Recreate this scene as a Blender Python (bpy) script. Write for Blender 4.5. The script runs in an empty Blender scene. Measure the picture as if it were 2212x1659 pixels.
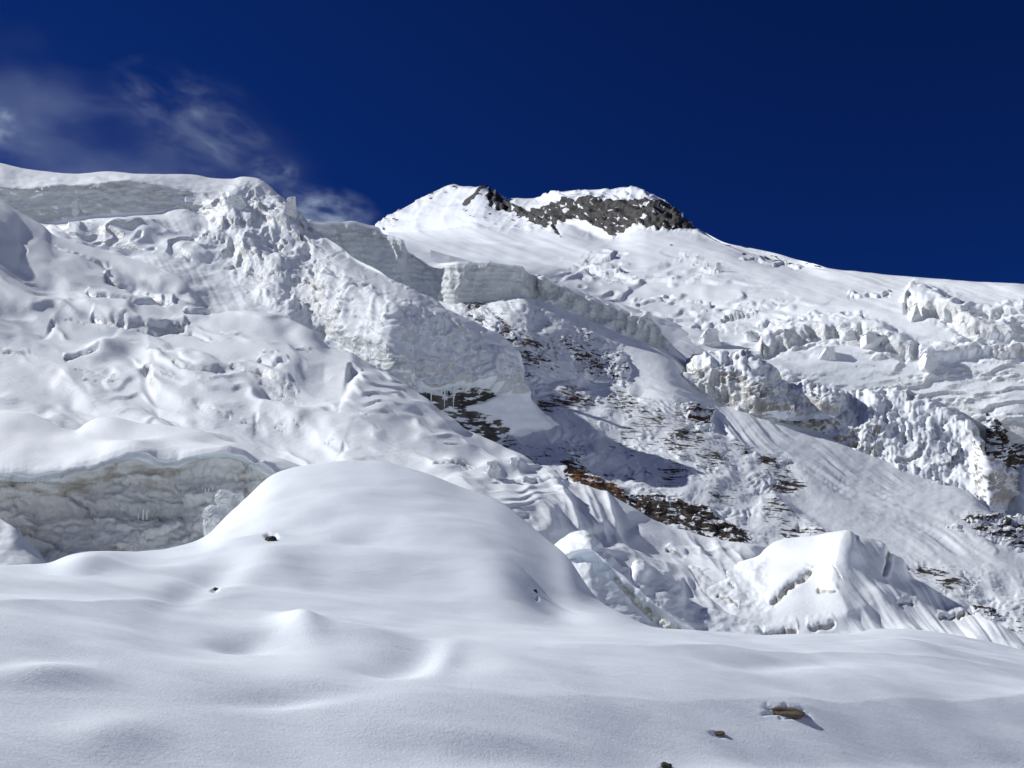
import bpy, math, random
import numpy as np
from mathutils import Vector

# ---------------------------------------------------------------- camera, sky, sun, exposure
scene = bpy.context.scene
COL = scene.collection
PITCH = math.radians(12.0)
FD = 1664.0                      # focal length in units of the 2212 x 1659 survey grid
W2, H2 = 1106.0, 829.5
cam_data = bpy.data.cameras.new("camera")
cam = bpy.data.objects.new("camera", cam_data)
COL.objects.link(cam)
cam.location = (0, 0, 0)
cam.rotation_euler = (math.radians(90) + PITCH, 0, 0)
cam_data.sensor_width = 36.0
cam_data.lens = 36.0 * FD / 2212.0
cam_data.clip_start = 0.05
cam_data.clip_end = 30000.0
scene.camera = cam

SUN_EL = math.radians(37.0)
SUN_AZ = math.radians(-65.0)     # from +Y, negative is to the left
world = bpy.data.worlds.new("World")
scene.world = world
world.use_nodes = True
wn = world.node_tree.nodes
wl = world.node_tree.links
bg = wn["Background"]
sky = wn.new("ShaderNodeTexSky")
sky.sky_type = 'NISHITA'
sky.sun_disc = False
sky.sun_elevation = SUN_EL
sky.sun_rotation = SUN_AZ
sky.altitude = 6500.0
sky.air_density = 1.0
sky.dust_density = 0.0
sky.ozone_density = 10.0
deep = wn.new("ShaderNodeMix")            # the deep, saturated blue of a sky seen from very high up
deep.data_type = 'RGBA'; deep.blend_type = 'MULTIPLY'; deep.inputs[0].default_value = 1.0
deep.inputs[7].default_value = (0.15, 0.42, 1.0, 1)
wl.new(sky.outputs[0], deep.inputs[6])
wl.new(deep.outputs[2], bg.inputs[0])
bg.inputs[1].default_value = 0.052

sun_data = bpy.data.lights.new("sun", 'SUN')
sun_data.energy = 4.6
sun_data.angle = math.radians(0.55)
sun_data.color = (1.0, 0.995, 0.985)
sun = bpy.data.objects.new("sun", sun_data)
COL.objects.link(sun)
to_sun = Vector((math.sin(SUN_AZ) * math.cos(SUN_EL), math.cos(SUN_AZ) * math.cos(SUN_EL), math.sin(SUN_EL)))
sun.rotation_euler = to_sun.to_track_quat('Z', 'Y').to_euler()

vs = scene.view_settings
vs.view_transform = 'Standard'
vs.look = 'None'
vs.exposure = -0.10
vs.gamma = 1.0
vs.use_curve_mapping = False
scene.cycles.max_bounces = 14
scene.cycles.diffuse_bounces = 12
scene.cycles.volume_bounces = 1
scene.cycles.use_adaptive_sampling = True

# ---------------------------------------------------------------- numeric helpers
CP, SP = math.cos(PITCH), math.sin(PITCH)

def unproj(px, py, d):
    """survey grid position and distance along the view axis -> world point"""
    cx = (np.asarray(px, float) - W2) / FD
    cz = (H2 - np.asarray(py, float)) / FD
    d = np.asarray(d, float)
    return np.stack([cx * d, (CP - cz * SP) * d, (SP + cz * CP) * d], -1)

_r = np.random.RandomState(7)
PERM = _r.permutation(4096).astype(np.int64)
GA = _r.rand(4096) * 2 * np.pi
GX, GY = np.cos(GA), np.sin(GA)
RV = _r.rand(4096)
RV2 = _r.rand(4096)

def h2(ix, iy, seed):
    return PERM[(PERM[(PERM[(ix + seed * 131) & 4095] + iy) & 4095] + seed * 17) & 4095]

def perlin(x, y, seed=0):
    ix = np.floor(x).astype(np.int64); iy = np.floor(y).astype(np.int64)
    fx = x - ix; fy = y - iy
    u = fx * fx * fx * (fx * (fx * 6 - 15) + 10)
    v = fy * fy * fy * (fy * (fy * 6 - 15) + 10)
    def g(a, b):
        h = h2(ix + a, iy + b, seed)
        return GX[h] * (fx - a) + GY[h] * (fy - b)
    n0 = g(0, 0); n1 = g(1, 0); n2 = g(0, 1); n3 = g(1, 1)
    a = n0 + u * (n1 - n0); b = n2 + u * (n3 - n2)
    return (a + v * (b - a)) * 1.5

def fbm(x, y, o=4, seed=0, gain=0.5, lac=2.03):
    s = 0; a = 1.0
    for k in range(o):
        s = s + a * perlin(x, y, seed + k); a *= gain
        x = x * lac + 13.7; y = y * lac - 7.1
    return s

def ridged(x, y, o=4, seed=0, gain=0.5, lac=2.07):
    s = 0; a = 1.0; w = 1.0
    for k in range(o):
        n = 1 - np.abs(perlin(x, y, seed + k)) * 1.6
        n = np.clip(n, 0, 1) ** 2
        s = s + a * n * w
        w = np.clip(n * 1.6, 0, 1); a *= gain
        x = x * lac + 5.3; y = y * lac + 9.2
    return s

def voro(x, y, seed=0, jit=0.9):
    ix = np.floor(x).astype(np.int64); iy = np.floor(y).astype(np.int64)
    f1 = np.full(x.shape, 9.0); f2 = np.full(x.shape, 9.0); idr = np.zeros(x.shape); dx1 = np.zeros(x.shape); dy1 = np.zeros(x.shape)
    for a in (-1, 0, 1):
        for b in (-1, 0, 1):
            h = h2(ix + a, iy + b, seed)
            ex = ix + a + 0.5 + (RV[h] - 0.5) * jit - x
            ey = iy + b + 0.5 + (RV2[h] - 0.5) * jit - y
            d = np.sqrt(ex * ex + ey * ey)
            m = d < f1
            f2 = np.where(m, f1, np.minimum(f2, d))
            idr = np.where(m, RV[(h * 7 + 3) & 4095], idr)
            dx1 = np.where(m, ex, dx1); dy1 = np.where(m, ey, dy1)
            f1 = np.where(m, d, f1)
    return f1, f2, idr, dx1, dy1

def facets(x, y, seed=0):
    """broken blocks: every cell a tilted plane with its own height"""
    f1, f2, idr, dx, dy = voro(x, y, seed)
    a = idr * 57.3
    return (idr - 0.5) + 1.1 * (dx * np.cos(a) + dy * np.sin(a))

def ss(a, b, x):
    t = np.clip((x - a) / (b - a), 0, 1)
    return t * t * (3 - 2 * t)

def pchip(xk, yk, x):
    xk = np.asarray(xk, float); yk = np.asarray(yk, float)
    h = np.diff(xk); dl = np.diff(yk) / h
    m = np.zeros(len(xk)); m[0] = dl[0]; m[-1] = dl[-1]
    for i in range(1, len(xk) - 1):
        if dl[i - 1] * dl[i] > 0:
            w1 = 2 * h[i] + h[i - 1]; w2 = h[i] + 2 * h[i - 1]
            m[i] = (w1 + w2) / (w1 / dl[i - 1] + w2 / dl[i])
    x = np.clip(x, xk[0], xk[-1])
    i = np.clip(np.searchsorted(xk, x) - 1, 0, len(xk) - 2)
    t = (x - xk[i]) / h[i]
    t2 = t * t; t3 = t2 * t
    return ((2 * t3 - 3 * t2 + 1) * yk[i] + (t3 - 2 * t2 + t) * h[i] * m[i] + (-2 * t3 + 3 * t2) * yk[i + 1] + (t3 - t2) * h[i] * m[i + 1])

def blob(P, cx, cy, rx, ry, rot=0.0, p=2.0):
    """soft oval footprint on a sheet, 1 at its middle"""
    x = P.px - cx; y = P.py - cy
    c, s = math.cos(math.radians(rot)), math.sin(math.radians(rot))
    u = (x * c + y * s) / rx; v = (-x * s + y * c) / ry
    return np.exp(-(np.abs(u) ** p + np.abs(v) ** p))

def poly_dist(px, py, pts):
    """distance to a polyline and the signed side (positive = above it in the survey grid)"""
    best = np.full(px.shape, 1e9); eff = np.full(px.shape, 1e9); side = np.zeros(px.shape)
    for (x0, y0), (x1, y1) in zip(pts[:-1], pts[1:]):
        vx, vy = x1 - x0, y1 - y0
        L = vx * vx + vy * vy
        tr = ((px - x0) * vx + (py - y0) * vy) / L
        t = np.clip(tr, 0, 1)
        ex = px - (x0 + t * vx); ey = py - (y0 + t * vy)
        d = np.sqrt(ex * ex + ey * ey)
        over = 0.0
        if pts[0] != pts[-1]:                       # strokes die out quickly past their ends
            if (x0, y0) == pts[0]: over = 2.5 * np.clip(-tr, 0, None) * math.sqrt(L)
            if (x1, y1) == pts[-1]: over = over + 2.5 * np.clip(tr - 1, 0, None) * math.sqrt(L)
        s = -(vx * (py - y0) - vy * (px - x0))
        m = d < best
        best = np.where(m, d, best); eff = np.where(m, d + over, eff); side = np.where(m, np.sign(s), side)
    return eff, side

def inside(px, py, pts, soft=8.0):
    """soft polygon mask"""
    n = len(pts); c = np.zeros(px.shape, bool)
    for i in range(n):
        x0, y0 = pts[i]; x1, y1 = pts[(i + 1) % n]
        if y0 == y1: continue
        m = ((y0 > py) != (y1 > py)) & (px < (x1 - x0) * (py - y0) / (y1 - y0) + x0)
        c ^= m
    d, _ = poly_dist(px, py, list(pts) + [pts[0]])
    s = np.where(c, d, -d)
    return ss(-soft, soft, s)

def ledge(v, rise=0.86):
    """one step per unit of v: swells outward going down, then breaks off"""
    f = v - np.floor(v)
    return np.where(f < rise, (f / rise) ** 1.5, ((1 - f) / (1 - rise)))

# ---------------------------------------------------------------- sheets of terrain
class Sheet: pass

def rowpts(s):
    v = [float(a) for a in s.replace(',', ' ').split()]
    return [(v[i], v[i + 1], v[i + 2]) for i in range(0, len(v), 3)]

def sheet(rows, x0, x1, dx=2.4, dv=2.4, smooth=(), xsmooth=0, far=None, back=((0.05, 0.5), (0.15, 0.7), (0.4, 0.8)), maxn=400):
    """rows: survey lines bottom to top, each (x, y, distance); gives a surface with real depth."""
    dx *= 1.25; dv *= 1.25
    xs = np.arange(x0, x1 + dx, dx)
    Ys = []; Ds = []
    for r in rows:
        r = rowpts(r) if isinstance(r, str) else r
        a = np.array(r)
        Ys.append(pchip(a[:, 0], a[:, 1], xs)); Ds.append(1.0 / pchip(a[:, 0], a[:, 2], xs) / (far(len(Ys) - 1, xs) if far else 1.0))
    Ys = np.array(Ys); Ds = np.array(Ds)
    for it in range(xsmooth):
        Ds[:, 1:-1] = 0.25 * Ds[:, :-2] + 0.5 * Ds[:, 1:-1] + 0.25 * Ds[:, 2:]
        Ys[:-1, 1:-1] = 0.25 * Ys[:-1, :-2] + 0.5 * Ys[:-1, 1:-1] + 0.25 * Ys[:-1, 2:]
        if it < 45: Ys[-1, 1:-1] = 0.25 * Ys[-1, :-2] + 0.5 * Ys[-1, 1:-1] + 0.25 * Ys[-1, 2:]
    gy = []; gd = []; gb = []
    n = len(rows)
    for i in range(n - 1):
        gap = np.percentile(np.abs(Ys[i + 1] - Ys[i]), 92)
        k = int(np.clip(gap / dv, 2, maxn))
        t = np.linspace(0, 1, k, endpoint=False)
        for tt in t:
            gy.append(Ys[i] + (Ys[i + 1] - Ys[i]) * tt)
            gd.append(Ds[i] + (Ds[i + 1] - Ds[i]) * tt)
            gb.append(i + tt)
    gy.append(Ys[-1]); gd.append(Ds[-1]); gb.append(n - 1)
    gy = np.array(gy); gd = np.array(gd); gb = np.array(gb)
    if smooth:
        for it in range(smooth[0]):
            gd[1:-1] = 0.25 * gd[:-2] + 0.5 * gd[1:-1] + 0.25 * gd[2:]
    P = Sheet()
    P.px = np.repeat(xs[None, :], len(gy), 0); P.py = gy; P.d = 1.0 / gd; P.band = np.repeat(gb[:, None], len(xs), 1)
    P.pos = unproj(P.px, P.py, P.d)
    # carry the ground on over the crest and down its far side
    top = P.pos[-1]; dt = P.d[-1][:, None]
    extra = [top + np.concatenate([np.zeros_like(dt), dt * b, -dt * b * s], 1) for b, s in back]
    P.nvis = len(gy)
    P.back = len(extra)
    P.pos = np.concatenate([P.pos, np.array(extra)], 0) if extra else P.pos
    def ext(a): return np.concatenate([a] + [a[-1:]] * P.back, 0)
    P.px = ext(P.px); P.py = ext(P.py); P.d = ext(P.d); P.band = ext(P.band)
    P.m = P.d / FD                                  # metres per survey unit here
    P.nrm = normals(P.pos)
    P.fade = np.ones_like(P.px)
    P.ice = np.zeros_like(P.px); P.rock = np.zeros_like(P.px); P.dirt = np.zeros_like(P.px)
    return P

def normals(pos):
    du = np.gradient(pos, axis=1); dv = np.gradient(pos, axis=0)
    n = np.cross(du, dv)
    n /= np.linalg.norm(n, axis=2, keepdims=True) + 1e-12
    # grid runs left to right and bottom to top: du x dv faces the viewer's side
    return n

def push(P, amt, direction=None):
    dirv = P.nrm if direction is None else np.asarray(direction)[None, None, :]
    P.pos = P.pos + dirv * amt[..., None]

def setattr_point(me, name, arr):
    a = me.attributes.new(name, 'FLOAT', 'POINT')
    a.data.foreach_set('value', np.ascontiguousarray(arr.reshape(-1), dtype=np.float32))

def link(name, me, mat, parent=None):
    o = bpy.data.objects.new(name, me)
    COL.objects.link(o)
    if mat: me.materials.append(mat)
    if parent: o.parent = parent
    return o

def build(P, name, mat, smooth=True):
    nv, nu = P.px.shape
    me = bpy.data.meshes.new(name)
    nq = (nv - 1) * (nu - 1)
    idx = np.arange(nv * nu).reshape(nv, nu)
    q = np.stack([idx[:-1, :-1], idx[:-1, 1:], idx[1:, 1:], idx[1:, :-1]], -1).reshape(-1)
    me.vertices.add(nv * nu)
    me.vertices.foreach_set('co', np.ascontiguousarray(P.pos.reshape(-1), dtype=np.float32))
    me.loops.add(nq * 4)
    me.loops.foreach_set('vertex_index', q.astype(np.int32))
    me.polygons.add(nq)
    me.polygons.foreach_set('loop_start', np.arange(0, nq * 4, 4, dtype=np.int32))
    me.polygons.foreach_set('loop_total', np.full(nq, 4, dtype=np.int32))
    me.update(calc_edges=True)
    me.polygons.foreach_set('use_smooth', np.full(nq, smooth, dtype=bool))
    setattr_point(me, 'ice', P.ice); setattr_point(me, 'rock', P.rock); setattr_point(me, 'dirt', P.dirt)
    return link(name, me, mat)

def steep(P):
    return 1.0 - np.abs(normals(P.pos)[..., 2])

def tag(o, label=None, cat=None, group=None, kind=None):
    if label: o['label'] = label
    if cat: o['category'] = cat
    if group: o['group'] = group
    if kind: o['kind'] = kind
    return o

# ---------------------------------------------------------------- materials
def terrain_mat(name, grain, grain_amt, rock_a=(0.05, 0.042, 0.035), rock_b=(0.13, 0.11, 0.095), ice_a=(0.68, 0.69, 0.68), dirt_c=(0.36, 0.32, 0.26), snow=(0.89, 0.932, 0.964), streak=1.0, rock_scale=None, icew=1.0):
    m = bpy.data.materials.new(name); m.use_nodes = True
    N = m.node_tree.nodes; L = m.node_tree.links
    b = N['Principled BSDF']
    b.inputs['Roughness'].default_value = 0.75
    b.inputs['Specular IOR Level'].default_value = 0.15
    geo = N.new('ShaderNodeNewGeometry')
    def att(n):
        a = N.new('ShaderNodeAttribute'); a.attribute_name = n; return a.outputs['Fac']
    def noise(scale, detail=6, rough=0.6, vec=None):
        t = N.new('ShaderNodeTexNoise'); t.inputs['Scale'].default_value = scale; t.inputs['Detail'].default_value = detail; t.inputs['Roughness'].default_value = rough
        L.new(vec if vec else geo.outputs['Position'], t.inputs['Vector']); return t.outputs['Fac']
    def mixc(f, a, c):
        x = N.new('ShaderNodeMix'); x.data_type = 'RGBA'
        if isinstance(f, float): x.inputs[0].default_value = f
        else: L.new(f, x.inputs[0])
        for s, v in ((6, a), (7, c)):
            if isinstance(v, tuple): x.inputs[s].default_value = (*v, 1)
            else: L.new(v, x.inputs[s])
        return x.outputs[2]
    def math_(op, a, c=None, clamp=False):
        x = N.new('ShaderNodeMath'); x.operation = op; x.use_clamp = clamp
        for s, v in ((0, a), (1, c)):
            if v is None: continue
            if isinstance(v, (int, float)): x.inputs[s].default_value = v
            else: L.new(v, x.inputs[s])
        return x.outputs[0]
    def ramp(f, lo, hi):
        x = N.new('ShaderNodeMapRange'); x.interpolation_type = 'SMOOTHSTEP'; x.inputs[1].default_value = lo; x.inputs[2].default_value = hi
        L.new(f, x.inputs[0]); return x.outputs[0]
    # bands that lie flat in the ice
    mp = N.new('ShaderNodeMapping'); mp.inputs['Scale'].default_value = (0.12, 0.12, 1.0)
    L.new(geo.outputs['Position'], mp.inputs['Vector'])
    gs = grain
    strata = noise(gs * 0.35, 5, 0.65, mp.outputs[0])
    big = noise(gs * 0.08, 4, 0.55)
    mid = noise(gs * 0.3, 6, 0.65)
    fine = noise(gs * 1.2, 4, 0.6)
    ice_att = math_('ADD', att('ice'), math_('MULTIPLY', math_('SUBTRACT', mid, 0.5), 0.55))
    icef = ramp(ice_att, 0.38, 0.62)
    mp2 = N.new('ShaderNodeMapping'); mp2.inputs['Scale'].default_value = (0.22, 0.22, 1.5); mp2.inputs['Rotation'].default_value = (0.0, 0.34, 0.0)
    L.new(geo.outputs['Position'], mp2.inputs['Vector'])
    beds = noise(rock_scale or gs, 7, 0.68, mp2.outputs[0])
    rock_att = math_('ADD', att('rock'), math_('MULTIPLY', math_('SUBTRACT', beds, 0.5), 1.25 * streak))
    rockf = ramp(rock_att, 0.46, 0.54)
    dirt_att = math_('ADD', att('dirt'), math_('MULTIPLY', math_('SUBTRACT', strata, 0.5), 1.1))
    dirtf = math_('MULTIPLY', ramp(dirt_att, 0.35, 0.85), icef)
    snowc = mixc(big, snow, tuple(c * 0.97 for c in snow))
    icec = mixc(ramp(strata, 0.3, 0.7), ice_a, tuple(min(0.86, c * 1.22) for c in ice_a))
    icec = mixc(ramp(fine, 0.52, 0.80), icec, (0.80, 0.83, 0.85))
    col = mixc(icef, snowc, icec)
    col = mixc(dirtf, col, dirt_c)
    rk = mixc(ramp(mid, 0.35, 0.65), rock_a, rock_b)
    col = mixc(rockf, col, rk)
    L.new(col, b.inputs['Base Color'])
    bump = N.new('ShaderNodeBump'); bump.inputs['Strength'].default_value = 1.0
    bump.inputs['Distance'].default_value = grain_amt
    rough_part = math_('MULTIPLY', math_('ADD', icef, math_('MULTIPLY', rockf, 1.2), True), math_('SUBTRACT', mid, 0.5))
    hgt = math_('ADD', math_('MULTIPLY', fine, 0.24), math_('MULTIPLY', rough_part, 1.6 * icew))
    L.new(hgt, bump.inputs['Height'])
    L.new(bump.outputs[0], b.inputs['Normal'])
    rgh = math_('SUBTRACT', 0.78, math_('MULTIPLY', icef, 0.25))
    L.new(rgh, b.inputs['Roughness'])
    return m

def near_snow_mat():
    m = bpy.data.materials.new('fresh_snow'); m.use_nodes = True
    N = m.node_tree.nodes; L = m.node_tree.links
    b = N['Principled BSDF']
    geo = N.new('ShaderNodeNewGeometry')
    n1 = N.new('ShaderNodeTexNoise'); n1.inputs['Scale'].default_value = 38; n1.inputs['Detail'].default_value = 6; n1.inputs['Roughness'].default_value = 0.7
    n2 = N.new('ShaderNodeTexNoise'); n2.inputs['Scale'].default_value = 0.6; n2.inputs['Detail'].default_value = 3
    for n in (n1, n2): L.new(geo.outputs['Position'], n.inputs['Vector'])
    mx = N.new('ShaderNodeMix'); mx.data_type = 'RGBA'
    mx.inputs[6].default_value = (0.835, 0.892, 0.95, 1); mx.inputs[7].default_value = (0.815, 0.875, 0.94, 1)
    L.new(n2.outputs['Fac'], mx.inputs[0])
    L.new(mx.outputs[2], b.inputs['Base Color'])
    bp = N.new('ShaderNodeBump'); bp.inputs['Strength'].default_value = 1.0; bp.inputs['Distance'].default_value = 0.007
    n3_ = N.new('ShaderNodeTexNoise'); n3_.inputs['Scale'].default_value = 1.0; n3_.inputs['Detail'].default_value = 5; n3_.inputs['Roughness'].default_value = 0.55
    mp = N.new('ShaderNodeMapping'); mp.inputs['Scale'].default_value = (1.6, 4.5, 1.6); mp.inputs['Rotation'].default_value = (0, 0, 0.5)
    L.new(geo.outputs['Position'], mp.inputs['Vector']); L.new(mp.outputs[0], n3_.inputs['Vector'])
    bq = N.new('ShaderNodeBump'); bq.inputs['Strength'].default_value = 1.0; bq.inputs['Distance'].default_value = 0.020
    L.new(n3_.outputs['Fac'], bq.inputs['Height']); L.new(bq.outputs[0], bp.inputs['Normal'])
    L.new(n1.outputs['Fac'], bp.inputs['Height']); L.new(bp.outputs[0], b.inputs['Normal'])
    b.inputs['Roughness'].default_value = 0.7
    b.inputs['Specular IOR Level'].default_value = 0.25
    return m

M_NEAR = near_snow_mat()
M_CREV = terrain_mat('crevasse_ice', 1.6, 0.22, ice_a=(0.66, 0.66, 0.63), dirt_c=(0.44, 0.41, 0.36))
M_SLOPE = terrain_mat('slope_snow', 0.8, 0.5)
M_SERAC = terrain_mat('serac_ice', 0.35, 1.1, rock_a=(0.045, 0.044, 0.042), rock_b=(0.15, 0.145, 0.138), rock_scale=0.7, ice_a=(0.57, 0.59, 0.58))
M_WALL = terrain_mat('wall_ice', 0.22, 1.6, ice_a=(0.55, 0.575, 0.57))
M_ROCKS = terrain_mat('snowy_rock', 0.45, 1.0, rock_scale=0.6, rock_a=(0.035, 0.028, 0.024), rock_b=(0.11, 0.085, 0.065))
M_GLAC = terrain_mat('glacier_ice', 0.16, 2.2, ice_a=(0.69, 0.70, 0.69))
M_MOUNT = terrain_mat('summit_rock', 0.24, 2.2, streak=0.7, rock_scale=0.025, rock_a=(0.026, 0.026, 0.027), rock_b=(0.095, 0.09, 0.088))

# ================================================================ SETTING
# ---- near snowfield with its mound
P = sheet([
 "-260,2600,2.0 2480,2600,2.0",
 "-260,1659,3.6 300,1659,4.6 1106,1659,5.9 2480,1659,9.6",
 "-260,1500,4.5 300,1500,5.7 1106,1500,7.3 2480,1510,11.5",
 "-260,1390,5.2 0,1388,6.0 400,1385,7.8 560,1376,8.6 620,1360,9.2 680,1352,9.4 800,1358,9.6 930,1379,9.6 1200,1392,9.9 1400,1400,10.4 1600,1405,11.2 1900,1408,12.6 2212,1446,14 2480,1478,15",
 "-260,1300,6.5 0,1300,7.6 300,1295,9.6 450,1290,10.8 600,1285,12 800,1290,12.4 1000,1325,12 1150,1343,11.7 1300,1368,11.6 1420,1382,11.7 1600,1390,12.2 1900,1386,14 2212,1425,15.6 2480,1453,16.6",
 "-260,1260,8.0 0,1258,9.3 300,1235,12.2 450,1210,14.0 600,1150,15.8 750,1120,16.2 900,1130,16 1050,1175,15.2 1150,1245,14 1250,1308,12.9 1330,1350,12.4 1420,1370,12.4 1600,1380,13 1900,1374,15.2 2212,1415,17 2480,1446,18",
 "-260,1225,9.60 0,1221,11.20 105,1220,12.34 140,1206,12.71 185,1194,13.20 300,1192,15.20 350,1187,16.40 400,1176,17.60 440,1164,19.03 480,1122,20.46 510,1096,20.79 545,1064,21.12 570,1038,21.52 600,1021,21.78 680,1004,21.78 760,994,21.78 825,996,21.78 858,1004,21.45 897,1014,21.12 945,1030,20.79 992,1050,20.46 1075,1079,19.80 1125,1116,18.81 1175,1160,17.82 1238,1216,16.17 1258,1250,15.44 1308,1303,14.26 1358,1333,13.60 1395,1352,13.33 1430,1359,13.27 1480,1361,13.33 1600,1368,14.78 1680,1374,15.31 1760,1375,15.97 1830,1368,17.03 1900,1360,18.15 1960,1360,18.81 2030,1366,19.14 2100,1378,19.47 2160,1391,19.80 2212,1405,20.06 2480,1440,21.78",
], -260, 2480, dx=2.6, dv=2.2, smooth=(60,), xsmooth=250, back=((0.05, 0.35), (0.2, 0.5), (0.6, 0.6)))
X, Y = P.pos[..., 0], P.pos[..., 1]
fade = ss(P.nvis + 2, P.nvis - 30, np.repeat(np.arange(P.px.shape[0])[:, None], P.px.shape[1], 1))
roll = fbm(X / 3.9, Y / 2.6, 3, 11) * 0.10 + fbm(X / 1.5 + 0.3 * Y, Y / 1.6, 2, 21) * 0.02
push(P, roll * (0.25 + 0.75 * fade) * ss(2.0, 7.0, P.d), (0, 0, 1))
def bump(cx, cy, rx, ry, h, rot=0, p=2.0):
    push(P, blob(P, cx, cy, rx, ry, rot, p) * h * 0.66, (0, 0, 1))
bump(650, 1352, 46, 17, 0.20, 12); bump(745, 1362, 120, 22, 0.16, 8)
bump(520, 1378, 75, 15, -0.16); bump(860, 1432, 95, 28, -0.14, -8); bump(960, 1425, 44, 28, 0.08, -30)
bump(1195, 1292, 95, 44, -0.42, 20); bump(1080, 1240, 100, 60, 0.22, 20)
bump(585, 1215, 80, 36, 0.28, 10); bump(440, 1262, 90, 28, -0.16, -25)
bump(250, 1580, 110, 40, 0.10); bump(120, 1455, 140, 26, 0.12); bump(1010, 1600, 130, 30, 0.06, 10)
bump(620, 1500, 150, 16, -0.08); bump(1690, 1435, 110, 14, -0.12)
bump(200, 1220, 60, 20, 0.18); bump(770, 1160, 160, 20, -0.15, 4)
ROCKSPOTS = [(585, 1163, 12, 9, 0.9), (464, 1271, 7, 8, 0.7), (1695, 1531, 38, 10, 0.6), (1549, 1577, 14, 7, 0.6), (1437, 1652, 12, 9, 0.5), (1157, 1275, 5, 6, 0.4)]
P1 = P
for (cx, cy, rx, ry, k) in ROCKSPOTS:
    mpx = np.interp(0, [0], [0])
    dd = P.m
    Q = Sheet(); Q.px = P.px + fbm(P.px / (rx * 0.7), P.py / (ry * 0.9), 2, int(cx) % 50) * rx * (0.5 if rx > 20 else 0.12); Q.py = P.py + fbm(P.px / (rx * 0.6), P.py / ry, 2, int(cy) % 50) * ry * (0.8 if rx > 20 else 0.15) + 0.12 * (P.px - cx)
    push(P, -blob(Q, cx, cy, rx * 1.0, ry * 0.8, 14, 2.8) * dd * ry * 1.9 * k, (0, -0.45, 0.85))
    push(P, blob(P, cx + rx * 0.2, cy - ry * 1.3, rx * 1.5, ry * 0.8, 8, 2.0) * dd * ry * 0.35 * k, (0, 0, 1))
snowfield = build(P, 'snowfield', M_NEAR)
tag(snowfield, 'smooth fresh snow rolling over hidden boulders in the foreground', kind='structure')

# ---- ice cliff of the crevasse on the left with its rolled snow lip
LIPN = lambda x: 2.2 * math.sin(x / 9.0) + 1.6 * math.sin(x / 4.1 + 1) + 3 * math.sin(x / 31.0)
lip = [(-260, 1028), (0, 1031), (80, 1034), (130, 1032), (165, 1020), (200, 1012), (240, 996), (290, 988), (340, 1002), (380, 1003), (400, 996), (440, 986), (490, 981), (530, 993), (560, 1012), (590, 1026), (660, 1050), (720, 1070)]
P = sheet([
 [(x, 1330, 49) for x, y in lip],
 [(x, y + 130, 54) for x, y in lip],
 [(x, y + 50, 56.5) for x, y in lip],
 [(x, y + 2, 57.2) for x, y in lip],
 [(x, y - 5, 55.5) for x, y in lip],
 [(x, y - 20, 56.3) for x, y in lip],
 "-260,980,59 0,985,59 100,988,59 200,975,58.5 290,950,58.5 360,965,58 450,955,58.5 560,988,58 640,1012,58 720,1045,58",
 "-260,940,66 0,938,66 150,945,66 300,935,65 450,955,63 560,984,60 640,1008,59 720,1040,59",
 "-260,884,78 0,888,78 60,893,78 140,917,75 165,922,75 185,914,76 215,908,77 300,913,75 400,925,71 470,943,67 560,976,62 640,1003,60 720,1035,60",
], -260, 720, dx=2.2, dv=2.0, smooth=(2,))
wallm = ss(3.1, 2.7, P.band)
mm = P.m
lipz = ss(2.7, 3.3, P.band) * ss(5.6, 4.6, P.band)
push(P, mm * lipz * (fbm(P.px / 16, P.px * 0 + 0.5, 4, 14) * 4.0 + fbm(P.px / 60, P.py / 50, 3, 15) * 5), (0, -0.6, -0.8))
slab = voro(P.px / 120 + fbm(P.px / 90, P.py / 60, 2, 3) * 0.3, P.py / 70, 5)
push(P, wallm * mm * (facets(P.px / 130 + fbm(P.px / 60, P.py / 60, 3, 34) * 0.4, P.py / 70, 35) * 12 + fbm(P.px / 120, P.py / 60, 3, 31) * 10 + fbm(P.px / 12, P.py / 70, 3, 36) * 1.6 + fbm(P.px / 90, P.py / 9, 3, 37) * 1.5 + (slab[2] - 0.5) * 14 * ss(0, 0.12, slab[1] - slab[0]) + ridged(P.px / 30, P.py / 60, 3, 8) * 3 + ledge(P.py / 60 + fbm(P.px / 120, P.py / 80, 3, 9) * 0.8) * 5))
topm = 1 - wallm
push(P, topm * mm * (blob(P, 90, 925, 80, 22) * -9 + blob(P, 300, 935, 60, 12) * -14 + blob(P, 240, 915, 60, 14) * 9 + fbm(P.px / 130, P.py / 50, 2, 6) * 6), (0, 0, 1))
P.ice = wallm * ss(2.99, 2.9, P.band)
for pts, wdt in (([(195, 1048), (240, 1044), (290, 1040), (370, 1052), (398, 1070), (400, 1092)], 12), ([(225, 1095), (262, 1096), (300, 1106), (325, 1112), (328, 1092)], 11), ([(-60, 1100), (0, 1082), (60, 1064), (130, 1058), (190, 1044)], 10), ([(402, 1092), (440, 1090), (480, 1088)], 9), ([(0, 1128), (40, 1110), (70, 1070)], 10), ([(310, 1160), (360, 1150), (390, 1136)], 7), ([(150, 1072), (200, 1098), (215, 1130)], 9), ([(470, 1030), (520, 1040), (560, 1024)], 9)):
    dd, side = poly_dist(P.px, P.py + fbm(P.px / 16, P.py / 16, 3, 13) * 5, pts); s_ = dd * side
    push(P, wallm * mm * (np.exp(-((s_ - wdt * 0.9) / (wdt * 1.2)) ** 2) * (s_ > -1) * wdt * 1.0 - np.exp(-((s_ + wdt * 0.4) / (wdt * 0.5)) ** 2) * wdt * 0.6))
P.dirt = wallm * np.clip(0.24 + 0.34 * ss(1.6, 2.9, P.band) + fbm(P.px / 70, P.py / 22, 4, 12) * 0.45, 0, 1)
o = build(P, 'crevasse_wall', M_CREV); PCREV = P
tag(o, 'dirty grey ice wall of a crevasse under a rolled snow lip', kind='structure')

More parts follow.
